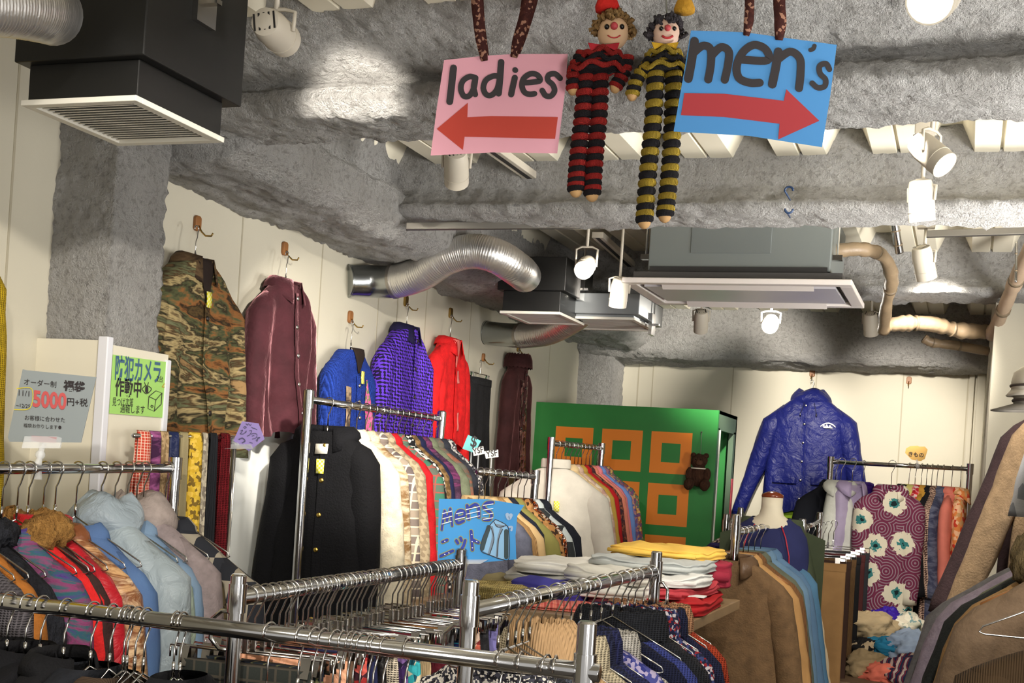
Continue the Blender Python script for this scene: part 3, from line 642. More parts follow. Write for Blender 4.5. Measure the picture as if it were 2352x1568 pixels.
# ------------------------------------------------------------------ rack 5: tall rail along the left wall, black jacket first
R5 = Rail(at_d(708, 917, 4.3), at_d(1014, 962, 5.35), .0125)
rack('tall chrome rack with a black jacket at its near end', R5, (0, 1), over=.035)
wh = 'on the tall rack by the left wall'
def neck_label(root, fy, pat, zn):
    pat('neck_label', [(-.012, zn - .045), (.034, zn - .043), (.034, zn - .078), (-.012, zn - .08)], F('plain', (196, 190, 176)), .011, 2)
hang(R5, 756, 'jacket', 'black wool jacket with gold buttons', 'at the near end of the tall rack', F('wool', (5, 5, 8)), 6, jit=0, nd=.115, w=.165, L=.72, hw=.185, th=.06, sl=.64, sa=6, collar='flat', buttons=6, bm=P('gold', (214, 180, 90), .3, 1), vneck=0, bx=.02, fold=.007, sr=.07, tagc=(.012, -.20), extra=neck_label, cm=F('wool', (6, 6, 10)), nw=.085)
J5 = ((800, 'cream wool coat with a wide cuff', 'coat', F('wool', (206, 196, 172)), dict(cuff=F('wool', (214, 204, 180)), sl=.5)), (822, 'cream and brown leather trimmed coat', 'coat', F('smear', (150, 120, 80), (206, 190, 160), (120, 90, 56)), {}), (842, 'grey and cream plaid coat', 'coat', F('plaid', (150, 136, 120), (80, 70, 76), (210, 196, 170)), {}),
    (858, 'beige herringbone coat', 'coat', F('hound', (166, 150, 122), (138, 122, 98)), dict(sl=.62)), (874, 'scarlet wool coat', 'coat', F('wool', (168, 22, 28)), dict(L=.85)), (888, 'green and red plaid coat', 'coat', F('plaid', (62, 112, 90), (94, 92, 84), (150, 80, 70)), dict(L=.72, sl=.62, w=.225, hw=.27)),
    (906, 'black jacket with white braid trim', 'jacket', F('print', (24, 24, 26), (24, 24, 26), (200, 196, 186), sc=2), {}), (918, 'brown herringbone blazer', 'jacket', F('hound', (126, 98, 62), (92, 70, 42)), dict(sl=.62, collar='flat')), (932, 'navy blue wool blazer', 'jacket', F('wool', (26, 30, 62)), {}),
    (946, 'purple mohair jacket', 'jacket', F('smear', (70, 30, 60), (110, 50, 90), (50, 30, 50), (90, 60, 84)), {}), (960, 'sage green wool jacket', 'jacket', F('wool', (104, 110, 88)), dict(w=.22)), (974, 'rust and grey tweed jacket', 'jacket', F('smear', (110, 76, 62), (90, 94, 84), (150, 90, 70)), {}),
    (990, 'charcoal jacket', 'jacket', F('wool', (44, 46, 54)), {}), (1004, 'black and white flecked jacket', 'jacket', F('print', (30, 30, 36), (80, 78, 84), (190, 186, 180), sc=3), {}))
for px, ds, kd, mt, kw in J5:
    kw = dict(dict(L=.7, th=.032, sl=.58, sa=10, collar='flat'), **kw); hang(R5, px, kd, ds, wh, mt, -4, jit=5, nd=.12, **kw)

# ------------------------------------------------------------------ rack 6: coats behind the blue sign
R6 = Rail(at_d(1098, 1083, 4.95), at_d(1230, 1095, 5.45), .0125)
rack('low chrome rack of coats behind the blue sign', R6, (1,), over=.015)
wh = 'on the coat rack behind the blue sign'
J6 = ((1104, 'slate grey wool coat', 'coat', F('wool', (86, 88, 102)), dict(cm=F('wool', (176, 150, 108)), L=.85)), (1117, 'brown pleated coat', 'coat', F('cord', (150, 116, 74)), dict(L=.85)), (1130, 'tan trench coat', 'coat', F('plain', (180, 152, 108)), dict(L=.85)), (1146, 'dark navy coat with a belt', 'coat', F('wool', (26, 30, 44)), dict(w=.18)), (1162, 'olive canvas coat', 'coat', F('plain', (122, 118, 64)), dict(L=.8, w=.23, collar='lapel')),
    (1178, 'leopard print coat', 'coat', F('print', (150, 106, 60), (168, 124, 74), (50, 34, 22), (150, 106, 60), sc=1.6), dict(L=.8)), (1192, 'brown and orange sequinned jacket', 'jacket', F('sequin', (74, 34, 18), (190, 90, 30), (60, 30, 20), (220, 200, 180), (110, 50, 24), sc=2.2), dict(sl=.66)), (1206, 'grey and white patchwork coat', 'coat', F('check', (40, 44, 46), (176, 184, 184), sc=.7), {}), (1222, 'black and navy coat with wide lapels', 'coat', F('wool', (22, 25, 34)), dict(collar='lapel', sl=.6)))
for px, ds, kd, mt, kw in J6:
    kw = dict(dict(L=.75, th=.035, sl=.6, sa=12, collar='flat'), **kw); hang(R6, px, kd, ds, wh, mt, -2, jit=5, nd=.13, **kw)

# ------------------------------------------------------------------ rack 7: shirts in front of the green booth
R7 = Rail(at_d(1266, 1018, 6.15), at_d(1382, 1030, 7.0), .0125)
rack('chrome rack of bright shirts in front of the green booth', R7, (0, 1), over=.02)
wh = 'on the rack before the green booth'
hang(R7, 1280, 'jacket', 'cream white cotton jacket', 'at the near end of the shirt rack', F('plain', (206, 200, 186)), 8, jit=0, nd=.13, w=.23, L=.85, hw=.27, th=.07, sl=.62, sa=16, collar='stand', fold=.008, tagc=(.03, -.28), sr=.075)
J7 = ((1292, 'pale beige shirt', F('plain', (206, 180, 136))), (1302, 'cream checked shirt', F('plaid', (216, 200, 176), (170, 120, 110))), (1312, 'mustard yellow shirt', F('plain', (172, 140, 62))), (1322, 'crimson red shirt', F('plain', (168, 26, 30))), (1330, 'dark paisley shirt', F('print', (90, 50, 46), (60, 40, 46), (130, 80, 60), sc=2)), (1338, 'salmon pink shirt', F('nylon', (222, 134, 112))), (1348, 'bright pink shirt', F('plain', (226, 130, 140))), (1356, 'sky blue shirt', F('plain', (112, 144, 206))), (1364, 'purple floral shirt', F('print', (110, 80, 120), (160, 110, 130), (90, 90, 150), (190, 140, 110), sc=2)), (1373, 'rust and yellow floral shirt', F('print', (150, 84, 56), (200, 160, 90), (110, 70, 110), (90, 110, 90), sc=2)))
for px, ds, mt in J7: hang(R7, px, 'shirt', ds, wh, mt, -2, jit=4, nd=.13, L=.82, th=.03, sl=.62, sa=13, w=.22, hw=.24, collar='flat')

# ------------------------------------------------------------------ racks beyond the folded stack
R8 = Rail(at_d(1690, 1222, 4.9), at_d(1775, 1209, 5.85), .0125)
rack('short chrome rack of jackets beyond the folded sweatshirts', R8, (0, 1), over=.07)
wh = 'on the short jacket rack'
J8 = ((1690, 'brown suede jacket', 'jacket', F('wool', (96, 74, 50)), dict(collar='flat', cm=F('leather', (84, 64, 46)))), (1700, 'tan canvas work jacket', 'jacket', F('plain', (160, 122, 76)), dict(w=.22)), (1710, 'brown corduroy jacket', 'jacket', F('cord', (110, 76, 46)), dict(w=.22)), (1722, 'olive green field jacket', 'jacket', F('plain', (84, 88, 74)), {}), (1736, 'faded blue denim jacket', 'jacket', F('denim', (58, 92, 120), (84, 118, 142)), dict(w=.205)), (1750, 'blue denim jacket with brass buttons', 'jacket', F('denim', (44, 84, 118), (66, 104, 136)), dict(w=.2, buttons=4)), (1764, 'teal blue denim jacket', 'jacket', F('denim', (36, 90, 124), (50, 108, 140)), dict(w=.205, sl=.62)), (1774, 'beige cotton jacket', 'jacket', F('plain', (196, 180, 150)), dict(w=.19)))
for px, ds, kd, mt, kw in J8:
    kw = dict(dict(L=.85, th=.04, sl=.62, sa=13, collar='flat', cm=None), **kw); hang(R8, px, kd, ds, wh, mt, 3, hk='wood' if px == 1700 else 'wire', jit=4, nd=.12, **kw)
R9 = Rail(at_d(1842, 1216, 5.75), at_d(1882, 1196, 7.0), .0125)
rack('chrome rack of folded trousers left of the kimonos', R9, (0, 1), over=.05)
TR = ((1844, 'tan brown trousers', F('plain', (140, 106, 66))), (1850, 'dark chocolate trousers', F('plain', (58, 40, 32))), (1857, 'brown corduroy trousers', F('cord', (104, 78, 50))), (1864, 'black trousers with a yellow tag', F('plain', (18, 18, 20))), (1870, 'maroon trousers', F('plain', (66, 30, 30))), (1876, 'charcoal trousers', F('plain', (44, 44, 48))))
for i, (px, ds, mt) in enumerate(TR):
    p = R9.px(px); rz = R(5 + random.uniform(-3, 3)); p = p + V((.012 + .016 * i, 0, 0))
    skirt('trousers', '%s on the trouser rack' % ds, 'trousers', p, rz, mt, .19, .95, .2, .016, .15, .006, legs=True, tagc='tag' in ds); hanger('chrome clip hanger holding the %s' % ds, p, rz, R9.r, .1, .19, 'clip')
R10 = Rail(at_d(1668, 1208, 6.05), at_d(1700, 1190, 6.9), .0125)
rack('chrome rack of striped shirts before the booth doorway', R10, (0, 1), over=.06)
for px, ds, mt, w_ in ((1666, 'dark purple jersey shirt', F('plain', (44, 36, 76)), .23), (1673, 'cream and brown striped shirt', F('stripe', (206, 190, 170), (120, 90, 80), (60, 44, 60), sc=3), .24), (1681, 'white and plum striped shirt', F('stripe', (222, 214, 208), (100, 50, 70), sc=3), .24), (1689, 'black plaid shirt', F('plaid', (40, 36, 34), (90, 80, 60), (160, 140, 100)), .22), (1696, 'teal piped shirt', F('plain', (60, 110, 112)), .2)):
    hang(R10, px, 'shirt', ds, 'by the booth doorway', mt, -6, jit=3, nd=.12, w=w_, L=.7, th=.035, sl=.5, sa=14)

# ------------------------------------------------------------------ kimono rack by the back wall
a = at_Y(1908, 1060, 7.5); b = at_Y(2228, 1077, 7.5); R11 = Rail(a, b, .0125)
rack('chrome rack of kimonos by the back wall', R11, (0, 1), over=.025)
wh = 'on the kimono rack'
hang(Rail(R11.a + V((0, -.26, 0)), R11.b + V((0, -.26, 0))), 2050, 'kimono', 'plum swirled kimono with large cream flowers', wh, F('swirl', (112, 44, 72), (150, 130, 140), (226, 218, 196), (60, 130, 130)), 4, jit=0, w=.15, L=1.3, hw=.165, th=.05, sl=.5, sa=3, sr=.07, nd=.15, collar='flat', cm=F('swirl', (112, 44, 72), (170, 150, 160), (226, 218, 196), (90, 130, 140)), fold=.014, short='plum kimono with cream flowers')
for px, ds, mt, rz, kw in ((1922, 'black haori kimono', F('plain', (30, 32, 40)), 30, dict(sa=14)), (1934, 'sheer white kimono', F('sheer', (236, 238, 228)), 14, dict(sa=14, w=.085, hw=.2, th=.06, L=.62, sl=0, drop=.14)), (1960, 'sheer lilac kimono', F('sheer', (186, 170, 206)), 40, dict(w=.1, hw=.14, L=.9, sl=0)), (1985, 'violet silk kimono', F('nylon', (76, 40, 150)), 60, dict(w=.13, L=.9)),
    (2090, 'black and white floral kimono', F('print', (26, 26, 28), (30, 30, 32), (190, 186, 160), (24, 26, 26), sc=1.6), 66, dict(L=1.05)), (2104, 'pale yellow kimono', F('plain', (220, 214, 130)), 70, dict(L=.6)), (2118, 'red and pink floral kimono', F('print', (214, 50, 60), (230, 130, 140), (236, 200, 200), (190, 40, 50), sc=1.4), 72, dict(L=.6)), (2130, 'mustard kimono', F('plain', (200, 150, 60)), 76, dict(L=.6)), (2142, 'long black kimono', F('plain', (24, 24, 28)), 76, dict(L=.95)), (2154, 'brown geometric kimono with red lining', F('hound', (74, 52, 46), (190, 160, 140), sc=2), 78, dict(L=.8)), (2168, 'blue grey kimono', F('smear', (70, 76, 96), (100, 104, 124), (56, 60, 84)), 76, dict(L=1.05)), (2188, 'salmon pink kimono', F('plain', (212, 120, 104)), 84, dict(L=.8)), (2208, 'orange and tan floral kimono', F('print', (214, 130, 70), (196, 150, 100), (230, 180, 140), (190, 60, 40)), 86, dict(L=.6, w=.15))):
    kw = dict(dict(w=.19, th=.03, sl=.45, sa=6, hw=.21, sr=.075, collar='flat', nd=.14), **kw); hang(Rail(R11.a + V((0, -.2, 0)), R11.b + V((0, -.2, 0))) if 'sheer' in ds else R11, px, 'kimono', ds, wh, mt, rz, jit=3, **kw)

# ------------------------------------------------------------------ two-tier racks along the right
R12 = Rail((.34, 3.75, 1.93), (.36, 4.7, 1.93)); rack('upper rail of blazers at the right edge', R12, (0, 1))
wh = 'on the upper right rail'
for t, ds, kd, mt, kw in ((.02, 'olive brown blazer nearest the camera', 'jacket', F('cord', (122, 96, 66)), dict(sa=17)), (.30, 'grey printed t shirt', 'shirt', F('print', (176, 178, 182), (176, 178, 182), (176, 178, 182), (120, 124, 130), sc=.4), dict(sa=16, sl=.24)), (.5, 'tan wool blazer', 'jacket', F('wool', (134, 112, 86)), dict(sa=20, w=.22)), (.72, 'dark plum brown jacket', 'jacket', F('wool', (54, 40, 42)), dict(sa=22, w=.22)), (.9, 'dark grey jacket', 'jacket', F('wool', (72, 74, 78)), dict(sa=16))):
    dx_ = {'ol': .13, 'gr': .06, 'ta': .02, 'da': -.01}[ds[:2]]; q_ = V((dx_, 0, -.06 if ds[:2] == 'ol' else 0))
    hang(Rail(R12.a + q_, R12.b + q_), 0, kd, ds, wh, mt, 0, t=t, jit=3, nd=.1, **dict(dict(L=.72, th=.045, sl=.6, w=.21, collar='flat'), **kw))
R13 = Rail((.24, 2.62, 1.47), (.25, 3.62, 1.47)); rack('lower rail of coats at the right edge', R13, (.3, 1))
wh = 'on the lower right rail'
for t, ds, kd, mt, kw, hk in ((.0, 'dark brown corduroy jacket, nearest one', 'jacket', F('cord', (70, 54, 36)), dict(nd=.25, w=.21, drop=.06, hnd=.12), 'wire'), (.24, 'taupe brown suede coat', 'coat', F('wool', (118, 98, 78)), dict(sa=17, w=.22, sl=.7, L=.95, hw=.27), 'wood'), (.36, 'tan brown coat with a shaggy fur collar', 'coat', F('wool', (152, 118, 74)), dict(collar='fur', cm=F('fur', (92, 78, 50), (140, 122, 86)), fur=.06, sa=17, w=.225), 'wire'), (.5, 'black green wool coat', 'coat', F('wool', (36, 39, 38)), dict(sa=17, w=.25, sl=.7, th=.05), 'wire'), (.62, 'olive lined coat', 'coat', F('plain', (96, 98, 78)), dict(sa=15), 'wire'), (.74, 'lavender suede coat', 'coat', F('wool', (140, 128, 142)), dict(sa=18, w=.275, sl=.72, th=.05), 'wire'), (.87, 'mid grey flannel coat', 'coat', F('wool', (106, 104, 106)), dict(sa=18, w=.30, sl=.74, th=.05), 'wire'), (.98, 'black pinstriped coat', 'coat', F('stripe', (36, 37, 42), (52, 54, 60), sc=8), dict(sa=15, w=.22), 'wire')):
    hang(R13, 0, kd, ds, wh, mt, 0, t=t, hk=hk, jit=2, **dict(dict(L=.9, th=.045, sl=.62, nd=.12, collar='flat'), **kw))
# ------------------------------------------------------------------ ventilation boxes, ducts, air conditioner
def vent_box(label, x0, x1, y0, y1, z, h1, ztop, body, grille=True):
    o = thing('ventilation_unit', label, 'ventilation unit', ((x0 + x1) / 2, (y0 + y1) / 2, z)); hx, hy = (x1 - x0) / 2, (y1 - y0) / 2; t = ztop - z
    MB().box((-hx - .015, -hy - .01, h1), (hx + .02, hy + .03, t)).build('casing', body, o, False, .003)
    MB().box((-hx + .008, -hy + .012, .006), (hx - .006, hy - .008, h1)).build('neck', body, o, False, .002)
    g = MB(); f = .022
    for a, b in (((-hx, -hy, -.004), (hx, -hy + f, .008)), ((-hx, hy - f, -.004), (hx, hy, .008)), ((-hx, -hy + f, -.004), (-hx + f, hy - f, .008)), ((hx - f, -hy + f, -.004), (hx, hy - f, .008))): g.box(a, b)
    fr = g.build('grille_frame', WHITEP, o, False, .0015); g = MB(); n = 17
    for i in range(n):
        y = -hy + f + (2 * hy - 2 * f) * (i + .5) / n
        g.prism([(-hx + f, y - .007, .001), (-hx + f, y + .006, .009), (-hx + f, y + .009, .008), (-hx + f, y - .004, 0)], (2 * hx - 2 * f, 0, 0))
    g.build('louvres', WHITEP, fr, False)
    MB().box((-hx + f, -hy + f, .012), (hx - f, hy - f, .014)).build('duct_opening', P('dark_void', (40, 38, 36), .9), o, False)
    g = MB(); g.box((hx + .018, -.02, t - .16), (hx + .034, .05, t - .06)); g.tube([(hx + .03, .03, t - .13), (hx + .03, .03, 2.66 - z)], .004, 6); g.box((hx + .02, .01, t - .115), (hx + .06, .03, t - .105))
    g.build('hanging_bracket', STEEL, o, False); return o
BODYG = P('charcoal_sheet', (17, 17, 16), .5, var=.1)
vent_box('charcoal ceiling ventilation box with a white louvred grille, nearest top left', -1.92, -1.63, 2.135, 2.46, 2.2, .085, 2.57, BODYG)
vent_box('charcoal ventilation box where the silver S-shaped duct ends', -2.02, -1.735, 5.31, 5.69, 2.2, .1, 2.45, BODYG)
vent_box('grey galvanised ventilation box behind the charcoal one', -1.86, -1.46, 5.56, 5.99, 2.215, .02, 2.33, P('galvanised', (140, 144, 146), .4, .5))
def duct(label, pts, r, rigid=2, name='air_duct'):
    pts = [V(p) for p in pts]; dense = []
    for i in range(len(pts) - 1):                                           # Catmull-Rom
        p0, p1, p2, p3 = pts[max(0, i - 1)], pts[i], pts[i + 1], pts[min(len(pts) - 1, i + 2)]
        for k in range(14):
            t = k / 14; dense.append(.5 * ((2 * p1) + (p2 - p0) * t + (2 * p0 - 5 * p1 + 4 * p2 - p3) * t * t + (3 * p1 - p0 - 3 * p2 + p3) * t ** 3))
    dense.append(pts[-1]); o = thing(name, label, 'duct', pts[0]); L = pts[0]; dense = [p - L for p in dense]; c = rigid * 14
    if rigid:
        g = MB(); g.tube(dense[:c + 1], r, 28); auto(g.build('rigid_pipe', P('zinc', (168, 172, 172), .25, 1), o)); g = MB(); g.tube([dense[1], dense[2], dense[3]], r * 1.03, 28); auto(g.build('wall_collar', P('zinc', (168, 172, 172), .25, 1), o))
    f = dense[c:]; q = []
    for a, b in zip(f, f[1:]): q += [a.lerp(b, k / 3) for k in range(3)]
    g = MB(); g.tube(q, [r * (1.03 + .018 * sin(i * 2.1) + .012 * noise.noise((i * .4, 1, 3))) for i in range(len(q))], 28); g.build('flexible_hose', FOIL, o)
    if rigid: g = MB(); g.tube([dense[c] - (dense[c] - dense[c - 2]) * .3, dense[c] + (dense[c + 1] - dense[c])], r * 1.075, 28); auto(g.build('tape_band', P('foil_tape', (170, 165, 158), .35, 1, .4, 60), o))
    return o
duct('shiny silver S-shaped duct from left wall to charcoal box', [at_X(797, 645, XL - .005), at_d(850, 646, 5.22), at_d(905, 646, 5.2), at_d(968, 628, 5.13), at_d(1025, 592, 5.07), at_d(1085, 577, 5.04), at_d(1140, 588, 5.03), at_d(1188, 618, 5.12), at_d(1206, 634, 5.42)], .067)
duct('smaller silver duct curving behind the charcoal ventilation box', [at_X(1112, 763, XL - .005), at_d(1150, 768, 6.6), at_d(1200, 770, 6.45), at_d(1262, 762, 6.3), at_d(1320, 732, 6.15), at_d(1352, 706, 6.02)], .062)
duct('silver duct entering the nearest ventilation box, top left corner', [at_d(-160, -20, 2.25), at_d(-70, 0, 2.3), at_d(20, 8, 2.37), at_d(85, 20, 2.45), at_d(120, 30, 2.53)], .06, 0)
za = 2.28; c0, c1, c2, c3 = [at_Z(px, py, za) for px, py in ((1432, 648), (1962, 655), (1980, 708), (1505, 700))]
ax0, ax1, ay0, ay1 = (c0.x + c3.x) / 2, (c1.x + c2.x) / 2, (c0.y + c1.y) / 2, (c2.y + c3.y) / 2
o = thing('air_conditioner', 'large ceiling cassette air conditioner with a white panel', 'air conditioner', ((ax0 + ax1) / 2, (ay0 + ay1) / 2, za)); hx, hy = (ax1 - ax0) / 2, (ay1 - ay0) / 2
GREY = P('grey_sheet', (126, 132, 130), .45, .3)
MB().box((-hx + .09, -hy + .06, .06), (hx - .09, hy - .06, .3)).build('casing', GREY, o, False, .004)
MB().box((-hx + .04, -hy + .03, .02), (hx - .04, hy - .03, .05)).build('dark_skirt', P('dark_skirt', (62, 60, 58), .6), o, False)
MB().box((-hx + .1, -hy + .05, .05), (hx - .1, hy - .05, .075)).build('black_band', P('black_band', (42, 41, 40), .5), o, False)
g = MB(); g.box((-.19, -hy + .056, .13), (.13, -hy + .06, .28)); g.build('access_panel', P('grey_sheet2', (118, 124, 123), .45, .3), o, False, .002)
g = MB(); f = .05
for a, b in (((-hx, -hy, 0), (hx, -hy + f, .022)), ((-hx, hy - f, 0), (hx, hy, .022)), ((-hx, -hy + f, 0), (-hx + f, hy - f, .022)), ((hx - f, -hy + f, 0), (hx, hy - f, .022))): g.box(a, b)
g.build('panel_frame', P('panel_white', (226, 218, 212), .35), o, False, .004)
g = MB(); g.add([(-hx + f + .02, -hy + f + .05, .0), (hx - f - .02, -hy + f + .05, .0), (hx - f - .02, hy - f - .05, .004), (-hx + f + .02, hy - f - .05, .004)], [(3, 2, 1, 0)]); b = g.build('intake_panel', P('panel_lilac', (196, 192, 196), .3), o, False); b.modifiers.new('s', 'SOLIDIFY').thickness = .012
for y in (-hy + f + .022, hy - f - .012):
    MB().prism([(-hx + .15, y - .025, .012), (-hx + .15, y + .02, -.012), (-hx + .15, y + .026, -.008), (-hx + .15, y - .018, .016)], (2 * hx - .3, 0, 0)).build('air_flap', P('panel_white', (226, 218, 212), .35), o, False)
for sx in (-1, 1):
    g = MB(); g.tube([(sx * (hx - .07), -hy + .1, .12), (sx * (hx - .07), -hy + .1, .38)], .005, 6); g.box((sx * (hx - .095), -hy + .085, .11), (sx * (hx - .05), -hy + .115, .13)); g.build('hanging_rod', STEEL, o, False)
def pipe(name, label, pts, r, m, cat='pipe', wob=.0):
    pts = [V(p) for p in pts]; d = []
    for i in range(len(pts) - 1):
        p0, p1, p2, p3 = pts[max(0, i - 1)], pts[i], pts[i + 1], pts[min(len(pts) - 1, i + 2)]
        for k in range(8): t = k / 8; d.append(.5 * ((2 * p1) + (p2 - p0) * t + (2 * p0 - 5 * p1 + 4 * p2 - p3) * t * t + (3 * p1 - p0 - 3 * p2 + p3) * t ** 3))
    d.append(pts[-1]); o = thing(name, label, cat, pts[0]); g = MB(); g.tube([p - pts[0] for p in d], [r * (1 + wob * noise.noise((i * .5, r * 90, 0))) for i in range(len(d))], 12); g.build('sleeve', m, o)
    for k in (len(d) // 3, 2 * len(d) // 3):
        g = MB(); a_, b_ = d[k] - pts[0], d[k + 1] - pts[0]; g.tube([a_, a_.lerp(b_, .5)], r * 1.08, 12); g.build('tape', P('brown_tape', (120, 104, 82), .5), o)
    return o
LAG = P('pipe_lagging', (142, 122, 96), .45, 0, .6, 30, .25)
pipe('insulated_pipe', 'tan lagged pipe bending down beside the big air conditioner', [at_d(1912, 578, 5.05), at_d(1975, 572, 5.05), at_d(2028, 588, 5.15), at_d(2048, 640, 5.3), at_d(2036, 700, 5.5), at_d(2030, 758, 5.7)], .027, LAG, wob=.25)
pipe('insulated_pipe', 'thick lumpy lagged pipe running right under the beam', [at_d(2030, 748, 5.72), at_d(2080, 742, 5.74), at_d(2140, 744, 5.76), at_d(2200, 758, 5.8), at_d(2275, 762, 5.85)], .034, LAG, wob=.55)
pipe('insulated_pipe', 'thin lagged pipe just below the lumpy one', [at_d(2122, 776, 6.0), at_d(2140, 786, 6.0), at_d(2200, 794, 6.02), at_d(2268, 806, 6.05)], .022, LAG, wob=.3)
pipe('insulated_pipe', 'pale lagged pipe sloping down at the right edge', [at_d(2372, 560, 4.9), at_d(2335, 640, 5.2), at_d(2305, 710, 5.5), at_d(2278, 770, 5.8)], .03, P('pale_lagging', (176, 152, 128), .5, 0, .4, 30, .15), wob=.3)
pipe('metal_pipe', 'bare steel pipe dropping on to the lagged pipe bend', [at_d(2055, 505, 5.1), at_d(2060, 545, 5.12), at_d(2066, 580, 5.15)], .017, STEEL)
pipe('threaded_rod', 'thin threaded rod hanging at the right edge under a beam', [at_d(2334, 555, 4.9), at_d(2334, 600, 4.9), at_d(2333, 648, 4.9)], .005, STEEL, 'rod')
for (p, q, r_, ds) in ((at_d(1812, 438, 3.72), at_d(1812, 458, 3.72), .006, 'upper'), (at_d(1812, 480, 3.9), at_d(1812, 492, 3.9), .006, 'lower')):
    o = thing('ceiling_hook', 'small blue hook in the sprayed beam, %s of two' % ds, 'hook', p); g = MB(); s_ = 1 if ds == 'upper' else -1
    g.tube([(.012 * cos(a), 0, s_ * .012 * sin(a)) for a in [PI * k / 10 for k in range(11)]], .0035, 8); g.build('loop', P('blue_hook', (40, 62, 96), .4), o); g = MB(); g.tube([(.012 * -1, 0, 0), (-.012, .12, 0)], .003, 6); g.build('screw', P('blue_hook', (40, 62, 96), .4), o)

# ------------------------------------------------------------------ track spotlights
def spotlight(label, p, aim, lit=False, up=.14, s=1.0, watts=0, mount=True, size=60, name='track_spotlight'):
    o = thing(name, label, 'spotlight', p); a = V(aim).normalized(); r, l = .037 * s, .115 * s
    g = MB(); g.lathe([(r * .3, -l * .55), (r * .82, -l * .5), (r * .9, -l * .42), (r, -l * .2), (r, l * .5), (r * .93, l * .5), (r * .86, l * .42)], 22, axis=a); auto(g.build('head', FIXT, o))
    g = MB(); g.lathe([(r * 1.03, l * .24), (r * 1.03, l * .27)], 22, axis=a); auto(g.build('ring', FIXT, o))
    g = MB(); g.lathe([(r * .05, l * .44), (r * .9, l * .44), (r * .9, l * .455), (r * .05, l * .47)], 22, axis=a); g.build('lens', GLOW if lit else P('dark_lens', (120, 116, 108), .2), o)
    g = MB(); q = V((0, 0, 1)).rotation_difference(a)
    for k in range(5): x = (-2 + k) * r * .3; g.add([q @ V((x - r * .06, -r * .5, -l * .535)), q @ V((x + r * .06, -r * .5, -l * .535)), q @ V((x + r * .06, r * .5, -l * .535)), q @ V((x - r * .06, r * .5, -l * .535))], [(3, 2, 1, 0)])
    g.build('vent_slots', P('vent_black', (30, 28, 26), .8), o, False)
    h = a.cross(V((0, 0, 1))); h = (h if h.length > .1 else V((1, 0, 0))).normalized() * (r * 1.1)
    g = MB(); g.tube([-h, -h * 1.06 + V((0, 0, up * .45)), -h * .5 + V((0, 0, up * .52)), h * .5 + V((0, 0, up * .52)), h * 1.06 + V((0, 0, up * .45)), h], .0045 * s, 6); g.build('yoke', FIXT, o)
    g = MB(); top_ = max(up, 2.57 - p.z - .035) if mount else up; g.tube([(0, 0, up * .52), (0, 0, top_)], .006 * s, 8); g.build('stem', FIXT, o)
    if mount: MB().box((-.03 * s, -.018, top_), (.03 * s, .018, top_ + .035)).build('track_adaptor', FIXT, o, False, .003)
    if watts: lamp('SPOT', V(p) + a * (l * .62), V(p) + a, watts, size, .5, rad=.03)
    return o
p = at_d(632, 72, 2.72); spotlight('beige track spotlight beside the nearest ventilation box', p, at_Y(820, 250, 2.92) - p, True, .09, watts=32, size=38)
spotlight('beige spotlight seen from behind, under the pink sign', at_d(1048, 385, 3.95), (-.25, .75, -.6), False, .12, 1.05)
spotlight('lit spotlight facing us right of the S-shaped duct', at_d(1346, 612, 5.0), (.1, -.85, -.38), True, .15, 1.0, watts=10, size=70)
spotlight('beige spotlight left of the big air conditioner', at_d(1422, 672, 5.15), (-.15, .3, -.9), False, .12, 1.0)
spotlight('small beige spotlight below the big air conditioner, left one', at_d(1610, 738, 6.5), (-.1, .6, -.8), False, .12, 1.0)
spotlight('small beige spotlight below the big air conditioner, right one', at_d(2000, 744, 6.4), (.05, .5, -.8), False, .12, 1.0)
spotlight('lit spotlight facing us under the big air conditioner', at_d(1770, 742, 6.6), (.1, -.9, -.3), True, .12, 1.15, watts=14, size=90)
spotlight('lit spotlight aimed right, below the cream deck', at_d(2138, 352, 3.35), (.62, -.35, -.62), True, .12, 1.0, watts=6, size=70)
spotlight('unlit beige spotlight hanging below the lit one on the right', at_d(2116, 462, 3.62), (.1, .2, -.95), False, .09, 1.0)
spotlight('beige spotlight under the right hand track', at_d(2122, 604, 4.9), (.2, .4, -.85), False, .1, 1.1)
spotlight('dazzling lit spotlight at the top right of the view', at_d(2150, -12, 2.45), (-.1, -.85, -.45), True, .1, 1.25, watts=4, size=120)
lamp('POINT', at_d(2150, 40, 2.2), (0, 0, 0), .8, rad=.05)
TRK = P('track_grey', (120, 116, 108), .35, .6)
def track(label, a, b, w=.03, m=None):
    o = thing('lighting_track', label, 'lighting track', a); d = V(b) - V(a); n = V((-d.y, d.x, 0)).normalized() * w / 2
    g = MB(); g.prism([-n + V((0, 0, 0)), n, n + V((0, 0, .025)), -n + V((0, 0, .025))], d); g.build('channel', m or TRK, o, False, .002)
    g = MB(); g.prism([-n * .35 + V((0, 0, -.001)), n * .35 + V((0, 0, -.001)), n * .35, -n * .35], d); g.build('slot', P('slot_black', (40, 38, 36), .6), o, False); return o
track('lighting track under the second sprayed beam', at_d(932, 528, 4.55), at_d(1425, 524, 4.62))
track('lighting track at the right edge below a beam', at_d(2128, 545, 4.85), at_d(2365, 538, 4.75))
track('cream lighting track on the deck behind the pink sign', at_Z(1110, 335, 2.52), at_Z(1236, 424, 2.52), .05, FIXT)
track('cream lighting track on the deck by the air conditioner', at_Z(1372, 546, 2.5), at_Z(1446, 612, 2.5), .05, FIXT)

